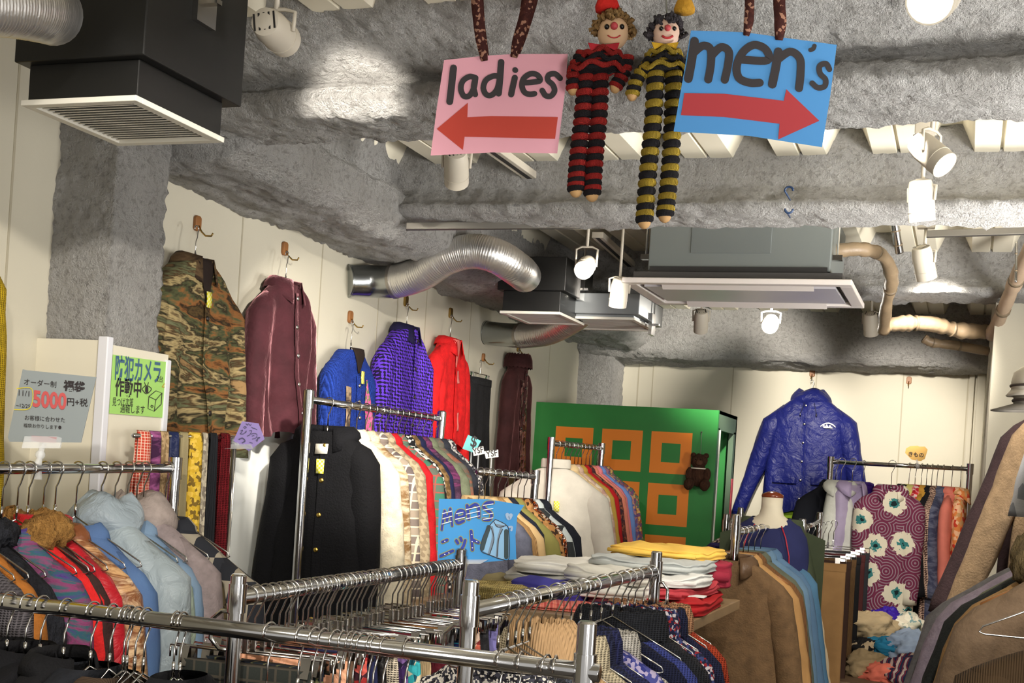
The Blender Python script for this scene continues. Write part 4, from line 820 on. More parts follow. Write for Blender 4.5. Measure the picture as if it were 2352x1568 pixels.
# ------------------------------------------------------------------ hooks and garments on the walls
def wall_hook(label, p, nrm, sz=.02, brass=True):
    o = thing('wall_hook', label, 'wall hook', p, math.atan2(nrm[1], nrm[0]) + PI / 2)
    g = MB(); g.prism([(-.4 * sz, 0, sz), (.4 * sz, 0, sz), (.7 * sz, 0, .7 * sz), (.7 * sz, 0, -.8 * sz), (.4 * sz, 0, -1.1 * sz), (-.4 * sz, 0, -1.1 * sz), (-.7 * sz, 0, -.8 * sz), (-.7 * sz, 0, .7 * sz)], (0, -.012, 0)); g.build('plaque', WOOD if brass else BRASS, o, False, .003)
    g = MB(); g.tube([(0, -.012, -.4 * sz), (0, -.024, -1.2 * sz), (0, -.04, -1.6 * sz - .004), (0, -.062, -1.8 * sz), (0, -.068, -1.4 * sz)], .003, 8); g.build('hook', BRASS, o); return o
def on_left(hx, hy, neck, pl, pr, mid, hem, name, ds, cat, mt, hooklab, brass=True, sleeve=True, tilt=0, **kw):
    X = XL + .072; hp = at_X(hx, hy, XL); wall_hook(hooklab, hp, (1, 0, 0), .024, brass)
    c = at_X(*neck, X); yl, yr = at_X(pl, mid, X).y, at_X(pr, mid, X).y; zh = at_X((pl + pr) / 2, hem, X).z; top = V((XL + .072, c.y, hp.z - .04))
    half = (yr - yl) / 2; nd = top.z - c.z + .01; L = c.z - zh
    w = kw.pop('w', half * (.74 if sleeve else .9)); kw = dict(dict(w=w, L=L, nd=nd, hw=w * 1.16, th=.042, sl=L * .82 if sleeve else 0, sa=9, fold=.012), **kw)
    g = garment(name, ds + ' on the left wall', cat, top, R(90 + tilt), mt, **kw); hanger('wire hanger holding the %s' % ds, top, R(90 + tilt), .006, nd - .012, min(.19, w * .9), 'wire'); return g
CAMO = F('strata', (44, 34, 22), (84, 66, 38), (36, 30, 20), (140, 92, 50), (78, 82, 54), (44, 36, 24), (168, 150, 106), (70, 50, 30), (104, 108, 78), (50, 38, 24), (150, 120, 80), sc=.6)
on_left(450, 512, (447, 603), 385, 562, 850, 1002, 'jacket', 'woven camouflage style tapestry jacket', 'jacket', CAMO, 'wooden wall hook above the tapestry jacket', w=.24, th=.055, collar='flat', cm=F('smear', (62, 44, 30), (96, 76, 52), (44, 32, 24)), vneck=.13, buttons=2, tagc=(0, -.20), sr=.066, fold=.018, bm=P('dark_button', (30, 24, 20), .4))
on_left(651, 570, (655, 655), 556, 720, 850, 992, 'jacket', 'burgundy velvet jacket', 'jacket', F('velvet', (58, 24, 30), (210, 150, 156)), 'wooden wall hook above the burgundy velvet jacket', n=72, th=.044, buttons=5, bm=P('silver_button', (210, 205, 200), .25, 1), collar='flat', sr=.055, fold=.03)
on_left(802, 727, (805, 806), 742, 862, 900, 1000, 'cardigan', 'royal blue pictorial cardigan', 'cardigan', F('knit', (36, 66, 160)), 'wooden wall hook above the blue cardigan', sl=.5, vneck=.09, buttons=3, bm=P('silver_button', (210, 205, 200), .25, 1), collar='none', tagc=(.02, -.19),
        patch=(('house_motif', [(-.11, -.26), (-.05, -.26), (-.045, -.5), (-.13, -.5)], F('smear', (150, 140, 140), (176, 150, 120), (96, 80, 70))), ('pink_motif', [(.075, -.22), (.085, -.22), (.15, -.45), (.05, -.45)], F('print', (220, 90, 150), (236, 120, 170), (120, 130, 90), (226, 100, 160), sc=2))))
on_left(930, 690, (933, 757), 872, 1006, 900, 1015, 'coat', 'purple and black houndstooth coat', 'coat', F('hound', (28, 20, 54), (98, 58, 200), sc=1.5), 'brass wall hook above the purple houndstooth coat', False, th=.044, collar='flat', cm=F('wool', (30, 26, 60)), buttons=4, bm=P('dark_button', (30, 24, 20), .4), sl=.72, sr=.06)
on_left(1033, 718, (1033, 786), 985, 1082, 920, 1020, 'jacket', 'bright red jacket with pink ties', 'jacket', F('wool', (206, 30, 32)), 'brass wall hook above the red jacket', False, th=.038, collar='flat', sl=.75, fold=.014, vneck=.12, vm=F('plain', (226, 120, 110)),
        patch=(('ribbon_tie', [(-.01, -.26), (.05, -.25), (.055, -.31), (-.005, -.32)], F('nylon', (232, 130, 124))), ('ribbon_tie', [(.0, -.46), (.045, -.45), (.055, -.54), (.02, -.54)], F('nylon', (232, 130, 124)))))
on_left(1189, 797, (1190, 840), 1140, 1226, 960, 1075, 'dress', 'brown ruffled lace dress', 'dress', F('velvet', (56, 28, 28), (120, 80, 80)), 'small wall hook behind the silver duct above the lace dress', False, th=.04, collar='roll', sl=.85, sa=6, w=.14,
        patch=(('lace_front', [(-.06, -.16), (.06, -.16), (.075, -.80), (-.07, -.80)], F('sequin', (84, 44, 44), (130, 84, 80), (64, 32, 34), (150, 110, 104), rough=.5)),), buttons=7, bm=P('dark_button', (30, 24, 20), .4))
X = XL + .07; hp = at_X(1108, 820, XL); wall_hook('wooden wall hook above the black skirt', hp, (1, 0, 0), .02); c = at_X(1110, 872, X); top = V((XL + .05, c.y, hp.z - .04))
w_ = (at_X(1133, 885, X).y - at_X(1088, 885, X).y) / 2; skirt('skirt', 'plain black maxi skirt on the left wall', 'skirt', top, R(90), F('wool', (34, 34, 36)), w_, .75, w_ * 1.5, .03, top.z - c.z, .012); hanger('wire clip hanger holding the black maxi skirt', top, R(90), .006, top.z - c.z - .05, w_ * .95, 'clip')
p = at_X(18, 850, XL + .08); o_ = garment('cardigan', 'yellow ribbed cardigan on the left wall, cut by the left edge', 'cardigan', (XL + .08, p.y - .27, 2.12), R(90), F('knit', (196, 164, 30)), w=.2, L=.66, hw=.21, th=.05, sl=.62, sa=5, nd=.13, cuff=F('hstripe', (206, 176, 40), (176, 146, 24), sc=6))
hanger('wire hanger holding the yellow ribbed cardigan', (XL + .08, p.y - .27, 2.12), R(90), .006, .118, .18)
wall_hook('wall hook above the yellow cardigan, outside the view', (XL, p.y - .27, 2.16), (1, 0, 0))
# parka on the back wall
Yp = YB - .09; hp = at_Y(1866, 856, YB); wall_hook('wooden wall hook above the navy parka', hp, (0, -1, 0), .024); wall_hook('empty wall hook on the back wall, right of the parka', at_Y(2088, 873, YB), (0, -1, 0), .022)
c = at_Y(1862, 902, Yp); zt = at_Y(1862, 876, Yp).z; top = V((c.x, YB - .06, zt)); nd = zt - c.z + .045; zh = at_Y(1850, 1160, Yp).z; NV = F('nylon', (26, 32, 98), rough=.35)
def emblem(root, fy, pat, zn):
    g = MB(); pts = [(-.045 + .09 * k / 10, .010 - .8 * (-.045 + .09 * k / 10) ** 2 / .09 * 1.2) for k in range(11)]; x0, z0 = .125, zn - .165; W_ = P('emblem_white', (226, 226, 232), .6); rows = []
    for dz in (.004, -.004): rows.append([(x0 + x, fy(x0 + x, z0 + z + dz, .012), z0 + z + dz) for x, z in pts])
    g.loft(rows, closed=False)
    rows = [[(x0 + x * .6, fy(x0 + x * .6, z0 - .018 + dz, .012), z0 - .018 + dz) for x, z in pts] for dz in (.004, -.003)]; g.loft(rows, closed=False)
    for k, (x, z, h) in enumerate(((-.025, -.012, .012), (-.008, -.012, .017), (.012, -.012, .013))): g.add([(x0 + x - .009, fy(x0 + x, z0 + z, .012), z0 + z), (x0 + x + .009, fy(x0 + x, z0 + z, .012), z0 + z), (x0 + x, fy(x0 + x, z0 + z, .012), z0 + z + h)], [(0, 1, 2)])
    g.build('chest_emblem', W_, root, False)
    for s in (-1, 1):
        g = MB(); g.tube([(s * .03, fy(s * .03, zn - .03, .016), zn - .03), (s * .05, fy(s * .05, zn - .1, .014), zn - .1)], .0025, 6); g.build('drawcord', P('cord_navy', (24, 28, 70), .6), root)
        g = MB(); g.lathe([(.004, 0), (.004, .018)], 8, (s * .05, fy(s * .05, zn - .115, .016), zn - .118)); g.build('toggle', CHROME, root)
        pat('pocket_flap', [(s * .12 - .075, zn - .50), (s * .12 + .075, zn - .50), (s * .12 + .075, zn - .545), (s * .12 - .075, zn - .545)], NV, .014)
garment('parka', 'navy blue hooded nylon parka on the back wall', 'jacket', top, 0, NV, w=.245, L=c.z - zh, hw=.265, th=.075, sl=.62, sa=17, sr=.08, nd=nd, collar='hood', fold=.014, buttons=6, bm=P('silver_button', (210, 205, 200), .25, 1), bx=-.02, extra=emblem, drop=.13, nw=.085)
hanger('green hanger holding the navy parka', top, 0, .006, nd - .02, .2, 'wire')
garment('vest', 'lime green top under the navy parka', 'vest', top + V((0, .01, -.06)), 0, F('plain', (150, 186, 50)), w=.22, L=c.z - zh - .0, hw=.235, th=.05, sl=0, nd=nd, collar='none', fold=.006)

# ------------------------------------------------------------------ the green booth and its teddy bear
GB = P('booth_green', (38, 122, 52), .45, var=.08); OR = P('booth_orange', (226, 128, 32), .5); y0, y1 = 7.1, 7.72
bl, br, bz = at_Y(1229, 930, y0).x, at_Y(1651, 942, y0).x, at_Y(1440, 932, y0).z
o = thing('fitting_booth', 'green fitting booth painted with orange squares', 'booth', ((bl + br) / 2, (y0 + y1) / 2, 0)); hx, hy = (br - bl) / 2, (y1 - y0) / 2
g = MB(); g.box((-hx, -hy, 0), (hx, -hy + .03, bz)); g.cm = 1
xs_ = [(at_Y(a, b, y0).x - o.location.x, at_Y(c, d, y0).x - o.location.x) for a, b, c, d in ((1275, 1020, 1361, 1024), (1381, 1030, 1474, 1034), (1494, 1036, 1588, 1040))]; q = at_Y(1540, 992, y0).z; hgt = xs_[2][1] - xs_[2][0]; gap = q - at_Y(1534, 1111, y0).z
for r_ in range(7):
    for xa, xb in xs_:
        zt = q - gap * r_; zb_ = zt - hgt
        if zb_ < .1: continue
        e = hgt * .27; e2 = (xb - xa) * .27; yy = -hy - .0015
        for a, b in (((xa, zb_), (xb, zb_ + e)), ((xa, zt - e), (xb, zt)), ((xa, zb_ + e), (xa + e2, zt - e)), ((xb - e2, zb_ + e), (xb, zt - e))): g.box((a[0], yy, a[1]), (b[0], -hy + .001, b[1]))
g.build('front_panel', [GB, OR], o, False)
g = MB(); g.box((-hx, -hy + .03, 0), (-hx + .03, hy, bz)); g.box((-hx, hy - .03, 0), (hx, hy, bz)); g.build('back_panel', GB, o, False)
MB().box((-hx, -hy + .03, bz - .02), (hx, hy, bz)).build('roof', GB, o, False)
g = MB(); g.box((hx - .03, -hy + .03, bz - .11), (hx, hy, bz)); g.box((hx - .03, -hy + .03, 0), (hx, -hy + .07, bz - .1)); g.box((hx - .03, hy - .09, 0), (hx, hy, bz - .1)); g.build('door_frame', P('booth_frame', (84, 106, 84), .5), o, False)
MB().box((hx - .005, -hy + .065, 0), (hx + .006, -hy + .08, bz - .11)).build('white_edging', P('edging', (226, 226, 216), .5), o, False)
MB().box((hx + .001, hy - .075, bz - .62), (hx + .004, hy - .02, bz - .38)).build('pink_sticker', P('pink_sticker', (206, 84, 96), .6), o, False)
TB_ = F('fur', (52, 32, 22), (92, 60, 42), sc=1.5); yt = y0 - .037; s = 2900 / 7.0
tp = at_Y(1606, 1090, yt); o = thing('teddy_bear', 'brown teddy bear hanging on the green booth', 'teddy bear', tp)
MB().ball((0, -.01, -.005), (.05, .045, .06), 16, 12, .2).build('body', TB_, o); h = MB().ball((0, -.02, .075), (.046, .042, .042), 16, 12, .2).build('head', TB_, o)
MB().ball((.008, -.06, .068), (.02, .016, .016)).build('muzzle', F('fur', (84, 56, 40), (110, 78, 56)), h)
for sx in (-1, 1):
    MB().ball((sx * .036, -.015, .108), (.016, .012, .016)).build('ear', TB_, h); MB().ball((sx * .05, -.03, .0), (.022, .022, .04), amp=.2).build('arm', TB_, o); MB().ball((sx * .045, -.045, -.055), (.03, .035, .034), amp=.2).build('leg', TB_, o)
    MB().ball((sx * .014, -.06, .085), .004).build('eye', P('bead', (10, 10, 10), .2), h)
g = MB(); g.tube([(.045 * cos(a), -.015 + .04 * sin(a), .035) for a in [2 * PI * k / 20 for k in range(21)]], .004, 6); g.build('neck_ribbon', P('cream_ribbon', (220, 214, 196), .6), o)
t2 = at_Y(1612, 992, y0 - .006) - tp; g = MB(); g.tube([(0, 0, .11), t2], .0015, 5); g.build('cord', P('grey_cord', (120, 120, 110), .7), o)
g = MB(); g.lathe([(.004, 0), (.004, .006)], 8, t2, (0, -1, 0)); g.build('pin', STEEL, o)

# ------------------------------------------------------------------ bust mannequin
p = at_d(1772, 1180, 5.75); o = thing('mannequin_bust', 'ivory bust mannequin with a wooden neck cap', 'mannequin', (p.x, p.y, 0)); pz = p.z
def ringe(a, b, z, y=0, n=24): return [(a * cos(2 * PI * j / n), y + b * sin(2 * PI * j / n), pz + z) for j in range(n)]
IV = P('ivory_cloth', (206, 196, 172), .7)
MB().loft([ringe(.048, .05, .075, .0), ringe(.047, .05, .03), ringe(.056, .056, -.005), ringe(.1, .07, -.035), ringe(.145, .082, -.075), ringe(.158, .095, -.13), ringe(.16, .108, -.25), ringe(.15, .1, -.4), ringe(.17, .11, -.55)]).build('torso', IV, o)
MB().loft([ringe(.0485, .0505, .075), ringe(.05, .052, .08), ringe(.048, .05, .09), ringe(.025, .026, .1), ringe(.008, .008, .104)]).build('neck_cap', P('polished_wood', (110, 48, 22), .2), o)
g = MB(); g.tube([(0, 0, 0), (0, 0, pz - .55)], .016, 10); g.build('pole', CHROME, o); MB().lathe([(.16, 0), (.15, .02), (.02, .035)], 24).build('base', CHROME, o)
t = thing('tank_top', 'navy sports tank top on the bust, red piping and white tick', 'tank top', (p.x, p.y, 0)); NVT = F('plain', (40, 44, 84))
top_ = [ringe(.085, .07, -.014), ringe(.135, .095, -.05), ringe(.165, .106, -.1), ringe(.178, .12, -.16), ringe(.182, .124, -.25), ringe(.17, .116, -.4), ringe(.185, .122, -.56)]
for i in range(2):
    for j, q in enumerate(top_[i]):
        top_[i][j] = (q[0], q[1], q[2] - (.045 - i * .02) * max(0, -sin(2 * PI * j / 24)) ** 2)
MB().loft(top_, False, False).build('body', NVT, t)
RP = P('red_piping', (176, 30, 50), .6)
for sx in (-1, 1): g = MB(); g.tube([(sx * .06, -.085, pz - .05), (sx * .085, -.112, pz - .1), (sx * .105, -.115, pz - .18), (sx * .11, -.112, pz - .28)], .003, 6); g.build('piping', RP, t)
g = MB(); g.prism([(.03 + x * .00115, -.128, pz - .19 + z * .00115) for x, z in ((0, 0), (-8, 9), (-11, 18), (-7, 24), (-9, 16), (-5, 10), (4, 9), (36, 18))], (0, .014, 0)); g.build('tick_emblem', P('emblem_white', (226, 226, 232), .6), t, False)
j = thing('jacket', 'olive green jacket draped over the bust', 'jacket', (p.x, p.y, 0)); OL = F('plain', (66, 74, 54))
for sx in (-1, 1):
    rg = []
    for i in range(9):
        s_ = i / 8; rg.append([(sx * (.1 + .07 * min(1, s_ * 2.5) + .01 * s_ + .04 * cos(a)), .06 + (.075 + .03 * s_) * sin(a), pz - .02 - .09 * min(1, s_ * 2.5) - .45 * s_ + .01 * noise.noise((s_ * 6, a, sx))) for a in [2 * PI * k / 16 for k in range(16)]])
    MB().loft(rg).build('front_half', OL, j)
MB().loft([[(x * 1.0, .075 + .02 * cos(x * 8), pz - .02 - abs(x) * .35 - dz) for x in [-.24 + .48 * k / 16 for k in range(17)]] for dz in (0, .25, .5)], closed=False).build('back', OL, j)

# ------------------------------------------------------------------ table with folded sweatshirts
TX0, TX1, TY0, TY1, TZ = -1.62, -.765, 3.66, 4.72, 1.07
o = thing('display_table', 'brown wooden display table under the folded sweatshirts', 'table', ((TX0 + TX1) / 2, (TY0 + TY1) / 2, 0)); hx, hy = (TX1 - TX0) / 2, (TY1 - TY0) / 2; OAK = P('table_oak', (132, 108, 78), .5, var=.2)
MB().box((-hx, -hy, TZ - .035), (hx, hy, TZ)).build('table_top', OAK, o, False, .003)
for sx in (-1, 1):
    for sy in (-1, 1): MB().box((sx * (hx - .2) - .025, sy * (hy - .03) - .025, 0), (sx * (hx - .2) + .025, sy * (hy - .03) + .025, TZ - .035)).build('leg', OAK, o, False)

def folded(label, x, y, z, a, b, h, mt, rz=0, extra=(), cat='sweatshirt'):
    o = thing('folded_' + cat, label, cat, (x, y, z), R(rz)); sd = random.random() * 40; rings = []; n = 56; K = 14
    for i in range(K + 1):
        s = i / K; zz = h * (.5 - .5 * cos(PI * s)); ins = 1 - .16 * abs(2 * s - 1) ** 6 - .045 * abs(sin(PI * s * 2)) * (1 if abs(s - .5) < .25 else .3); ring = []
        if i in (0, K): ins = .8
        for j in range(n):
            t_ = 2 * PI * j / n; c, q = cos(t_), sin(t_); px_, py_ = a * ins * math.copysign(abs(c) ** .45, c), b * ins * math.copysign(abs(q) ** .45, q)
            k = noise.noise((px_ * 7, py_ * 7, sd + s)); ring.append((px_ * (1 + .07 * k), py_ * (1 + .09 * noise.noise((px_ * 6, s * 3, sd))), max(0.001, zz + s * .016 * noise.noise((px_ * 9, py_ * 9, sd)) + s * .01 * noise.noise((px_ * 22, py_ * 22, sd)))))
        rings.append(ring)
    top = rings[-1]; cen = sum((V(p) for p in top), V()) / n
    for f_ in (.75, .5, .25): rings.append([tuple(V(p).lerp(cen, 1 - f_) + V((0, 0, .006 + .012 * noise.noise((p[0] * 9 * f_, p[1] * 9 * f_, sd))))) for p in top])
    MB().loft(rings).build('folded_body', mt, o)
    g = MB(); g.tube([(-a * .86, -b * .93, h * .55), (-a * .3, -b * .99, h * .5), (a * .3, -b * 1.0, h * .52), (a * .86, -b * .92, h * .5)], h * .22, 10); g.build('rolled_edge', mt, o)
    for nm, poly, m_ in extra: MB().prism([(px_ * a, py_ * b, h + .012) for px_, py_ in poly], (0, 0, .004)).build(nm, m_, o, False)
    return o
WHT = F('plain', (206, 206, 202)); x_, y_ = -.965, 4.36
DK = F('plain', (60, 64, 74))
folded('red sweatshirt with white lettering, bottom of the table edge stack', -.93, 4.2, TZ, .17, .30, .045, F('plain', (158, 28, 32)), 3, (('print', [(.5, -.6), (.9, -.6), (.9, -.4), (.5, -.4)], WHT),))
folded('rose red sweatshirt with a rolled sleeve', -.95, 4.22, TZ + .045, .16, .26, .035, F('plain', (176, 62, 70)), -4)
folded('white sweatshirt with a navy print', -.98, 4.26, TZ + .082, .19, .27, .035, WHT, 5, (('navy_print', [(-.5, -.5), (.2, -.7), (.5, -.1), (-.3, .2)], DK), ('navy_print', [(.1, .0), (.8, -.3), (.85, .1), (.3, .3)], DK)))
folded('light grey marl sweatshirt', -1.0, 4.32, TZ + .12, .2, .26, .035, F('plain', (172, 176, 174)), 0)
folded('burgundy sweatshirt with white script at the back', -.89, 4.52, TZ + .06, .12, .15, .085, F('plain', (140, 38, 56)), 12)
folded('yellow sweatshirt on top of the stack', -.985, 4.44, TZ + .157, .185, .2, .03, F('plain', (226, 184, 84)), -6)
folded('maroon patterned sweatshirt under the white rolls', -1.0, 3.98, TZ, .13, .1, .04, F('print', (110, 50, 60), (150, 90, 96), (90, 40, 50)), 4)
folded('white sweatshirt rolled at the stack front', -1.06, 3.98, TZ + .04, .14, .12, .045, F('plain', (214, 212, 204)), 8)
folded('cream white sweatshirt, second of the white rolls', -1.06, 4.0, TZ + .085, .15, .12, .04, F('plain', (206, 204, 194)), -6)
folded('white fleece sweatshirt on top of the left stack', -1.27, 4.2, TZ + .085, .2, .17, .04, F('plain', (218, 216, 208)), 14)
folded('pale grey sweatshirt inside the left stack', -1.28, 4.16, TZ + .045, .2, .17, .04, F('plain', (190, 190, 186)), 8)
folded('blue violet sweatshirt at the front of the left stack', -1.24, 3.93, TZ + .02, .12, .12, .05, F('plain', (70, 68, 160)), -14)
folded('coral pink striped sweatshirt, bottom of the left stack', -1.2, 3.86, TZ, .14, .13, .025, F('stripe', (226, 130, 112), (230, 150, 140), (196, 90, 84), sc=2), 20)
folded('pale yellow knit sweatshirt at the left table corner', -1.4, 3.88, TZ, .14, .14, .05, F('knit', (204, 184, 116)), 10)
folded('olive beige sweatshirt at the back of the left stack', -1.42, 4.15, TZ, .13, .15, .05, F('plain', (150, 140, 104)), 0)
folded('dark green sweatshirt under the red one', -1.02, 4.12, TZ + .0, .06, .16, .035, F('plain', (36, 70, 52)), 0)

# ------------------------------------------------------------------ heap of clothes before the kimonos
o = thing('low_display_box', 'low box under the heap of loose clothes', 'box', (-.28, 6.5, 0)); MB().box((-.42, -.5, 0), (.27, .45, .62)).build('body', P('box_brown', (84, 66, 50), .7), o, False, .004); MB().box((-.43, -.51, .6), (.28, .46, .625)).build('rim', P('box_rim', (104, 82, 60), .6), o, False, .003)
def crumple(label, px, py, d, r, mt, sq=(1, 1, .5), cat='shirt'):
    p = at_d(px, py, d); o = thing('crumpled_' + cat, label, cat, p, random.uniform(0, 3)); sd = random.random() * 60; g = MB(); n, m_ = 48, 26; rings = []
    for i in range(m_ + 1):
        a = -PI / 2 + PI * (i + .15) / (m_ + .3); ring = []
        for j in range(n):
            b = 2 * PI * j / n; d_ = V((cos(a) * cos(b), cos(a) * sin(b), sin(a))); q = d_ * 1.6 + V((sd, 0, sd))
            k = 1 + .34 * noise.noise(q) + .22 * (1 - 2 * abs(noise.noise(q * 2.2))) + .1 * (1 - 2 * abs(noise.noise(q * 5)))
            ring.append((d_.x * r * sq[0] * k, d_.y * r * sq[1] * k, d_.z * r * sq[2] * k))
        rings.append(ring)
    g.loft(rings).build('crumpled_cloth', mt, o)
    MB().loft([[(r * sq[0] * (.5 + .5 * s) * cos(b) * 1.0, r * sq[1] * (.5 + .5 * s) * sin(b), r * sq[2] * (.9 - .8 * s) + .02 * noise.noise((cos(b) * 3, s * 4, sd)) + .01) for b in [PI * .2 + PI * .6 * k / 12 for k in range(13)]] for s in (0, .35, .7, 1)], closed=False).build('loose_hem', mt, o)
    return o
heap = 'in the heap before the kimonos'
for ds, px, py, d, r, mt, sq in (('beige crumpled shirt, top left', 2000, 1440, 6.4, .1, F('plain', (176, 156, 122)), (1.1, 1, .7)), ('deep violet shiny blouse', 2036, 1425, 6.5, .07, F('nylon', (56, 30, 150)), (1, 1, .8)), ('cream rose print blouse', 2078, 1440, 6.5, .09, F('print', (214, 206, 186), (190, 190, 170), (120, 150, 150), (226, 220, 200)), (1, 1, .7)),
    ('teal blue shirt', 2045, 1487, 6.2, .08, F('plain', (40, 120, 156)), (1.3, 1, .55)), ('pale blue cotton shirt', 2098, 1487, 6.15, .11, F('plain', (160, 178, 204)), (1.1, 1, .6)), ('black floral shirt', 1988, 1492, 6.25, .07, F('print', (30, 28, 28), (180, 160, 130), (24, 22, 22)), (1, 1, .7)), ('khaki crumpled shirt, bottom left', 1998, 1530, 6.05, .1, F('plain', (150, 130, 98)), (1, 1, .6)),
    ('coral pink shirt', 2036, 1556, 5.95, .1, F('plain', (214, 112, 92)), (1.1, 1, .7)), ('navy and red striped shirt', 2096, 1552, 5.9, .12, F('stripe', (36, 42, 70), (140, 36, 48), (40, 46, 76), (190, 170, 160)), (1.2, 1, .7)), ('plum dark shirt', 2012, 1476, 6.4, .06, F('plain', (60, 24, 48)), (1, 1, .7)), ('white and black banded shirt, right side', 2125, 1530, 6.1, .06, F('hstripe', (210, 208, 200), (40, 40, 44)), (1, 1, .8))):
    crumple(ds + ' ' + heap, px, py, d, r, mt, sq, 'shirt')

# ------------------------------------------------------------------ hats on the right hand rail
for ds, px, py, m_, tl in (('grey cap with a flat brim, lower hat on the right rail', 2385, 932, P('felt_grey', (128, 122, 112), .9, var=.2), 0), ('pale mesh cap, upper hat on the right rail', 2380, 898, P('felt_pale', (196, 188, 172), .9, var=.2), 1)):
    p = at_d(px, py, 3.55); o = thing('hat', ds, 'hat', p); rg = []
    MB().loft([[(r_ * cos(2 * PI * j / 28), r_ * 1.1 * sin(2 * PI * j / 28), z) for j in range(28)] for r_, z in ((.066, 0), (.067, .024), (.062, .05), (.043, .066), (.008, .07))]).build('crown', m_, o)
    g = MB(); g.loft([[(-(.064 + k * (.062 if not tl else .016) * max(0, cos(R(-75 + 150 * j / 16)))) * cos(R(-75 + 150 * j / 16)), .07 * sin(R(-75 + 150 * j / 16)), .004 - k * .02) for j in range(17)] for k in (0, .5, 1)], closed=False); b = g.build('brim', m_, o); b.modifiers.new('s', 'SOLIDIFY').thickness = .004
    g = MB(); g.tube([(.0675 * cos(2 * PI * j / 28), .0745 * sin(2 * PI * j / 28), .012) for j in range(29)], .004, 6); g.build('band', P('hat_band', (70, 60, 54), .8), o)

# white board on the left wall behind the ties
o = thing('white_board', 'plain white board on the left wall beside the ties', 'board', (XL + .02, 3.9, 0)); MB().box((-.012, -.42, .02), (.012, .42, 1.62)).build('panel', P('white_board', (236, 238, 232), .4), o, False, .003)
MB().box((-.014, -.43, 0), (.014, .43, .03)).build('foot_rail', P('white_board', (236, 238, 232), .4), o, False)
# ------------------------------------------------------------------ paper signs, lettering
class Sheet:
    """a flat sheet seen at pixel px,py at distance d, facing n; converts photo positions into points on it"""
    def __init__(s, px, py, d=None, n=None, p=None):
        s.p = p if p is not None else at_d(px, py, d); s.n = (n or -(s.p - EYE)).normalized()
    def pt(s, px, py, off=0): return at_plane(px, py, s.p, s.n) + s.n * off
def smooth(pts, k=6):
    if len(pts) < 3: return [V(p) for p in pts]
    P_ = [V(p) for p in pts]; d = []
    for i in range(len(P_) - 1):
        p0, p1, p2, p3 = P_[max(0, i - 1)], P_[i], P_[i + 1], P_[min(len(P_) - 1, i + 2)]
        for j in range(k): t = j / k; d.append(.5 * ((2 * p1) + (p2 - p0) * t + (2 * p0 - 5 * p1 + 4 * p2 - p3) * t * t + (3 * p1 - p0 - 3 * p2 + p3) * t ** 3))
    return d + [P_[-1]]
def pen(sh, root, name, strokes, w, m, off=.002, sc=None, sm=True):
    """hand drawn strokes (photo px) w px wide"""
    g = MB(); L = root.location
    for st in strokes:
        ww = w
        if isinstance(st, tuple) and isinstance(st[0], list): st, ww = st
        q = [sc(*p) for p in st] if sc else st; q = smooth(q) if sm else [V(p) for p in q]; h = ww / 2; a, b = [], []
        for i, p in enumerate(q):
            t = (q[min(i + 1, len(q) - 1)] - q[max(0, i - 1)]); t = t.normalized() if t.length else V((1, 0)); n_ = V((-t.y, t.x)) * h
            a.append(p + n_); b.append(p - n_)
        off += .00003; vs = [sh.pt(*p, off) - L for p in a + b]; n = len(q)
        g.add(vs, [(i, i + 1, n + i + 1, n + i) for i in range(n - 1)])
        for c in (q[0], q[-1]):
            off += .00003; g.add([sh.pt(c.x + h * cos(2 * PI * k / 12), c.y + h * sin(2 * PI * k / 12), off) - L for k in range(12)], [tuple(range(12))])
    return g.build(name, m, root, False)
def poly(sh, root, name, pts, m, off=.001, th=0):
    g = MB(); L = root.location
    if th: g.prism([sh.pt(*p, off) - L for p in pts], -sh.n * th)
    else: g.add([sh.pt(*p, off) - L for p in pts], [tuple(range(len(pts)))])
    return g.build(name, m, root, False)
def write(sh, root, name, s, A, B, m, hs=1.0, off=.002, bold=0.0):
    """typeset characters from baseline point A to B (photo px)"""
    cu_ = bpy.data.curves.new('t', 'FONT'); cu_.body = s; cu_.offset = bold; cu_.resolution_u = 3
    ob = bpy.data.objects.new('t', cu_); COL.objects.link(ob); bpy.context.view_layer.update()
    dg = bpy.context.evaluated_depsgraph_get(); me = bpy.data.meshes.new_from_object(ob.evaluated_get(dg)); bpy.data.objects.remove(ob); bpy.data.curves.remove(cu_)
    if not me.vertices: return None
    xs = [v.co.x for v in me.vertices]; x0, x1 = min(xs), max(xs); a, b = sh.pt(*A, off), sh.pt(*B, off); u = (b - a) / max(1e-6, x1 - x0); v_ = sh.n.cross(u.normalized()) * u.length * hs
    for v in me.vertices: x, y = v.co.x, v.co.y; v.co = a - root.location + u * (x - x0) + v_ * y
    me.materials.clear(); me.materials.append(m); o = bpy.data.objects.new(name, me); COL.objects.link(o); o.parent = root; return o
INK = P('black_marker', (44, 38, 40), .7); RED = P('red_paper_arrow', (186, 62, 46), .8); REDB = P('red_paper_arrow2', (172, 54, 60), .8); NAVY = P('navy_marker', (28, 50, 150), .7); WHITE = P('white_paint_marker', (236, 238, 240), .7); OLV = P('olive_marker', (150, 150, 70), .7)
RIB = F('print', (58, 26, 22), (70, 34, 28), (60, 28, 24), (150, 110, 90), (54, 24, 20), sc=4)
def ribbon(sh, root, pts, w, off):
    q = smooth(pts); g = MB(); L = root.location; rows = []
    for i, p in enumerate(q):
        t = (q[min(i + 1, len(q) - 1)] - q[max(0, i - 1)]).normalized(); n_ = V((-t.y, t.x)) * w / 2 * (.6 + .4 * min(1, i / 5))
        rows.append([sh.pt(*(p + n_), off) - L, sh.pt(*(p - n_), off + .006 * sin(i * .3)) - L])
    o = g.loft(rows, closed=False).build('ribbon', RIB, root); o.modifiers.new('s', 'SOLIDIFY').thickness = .002
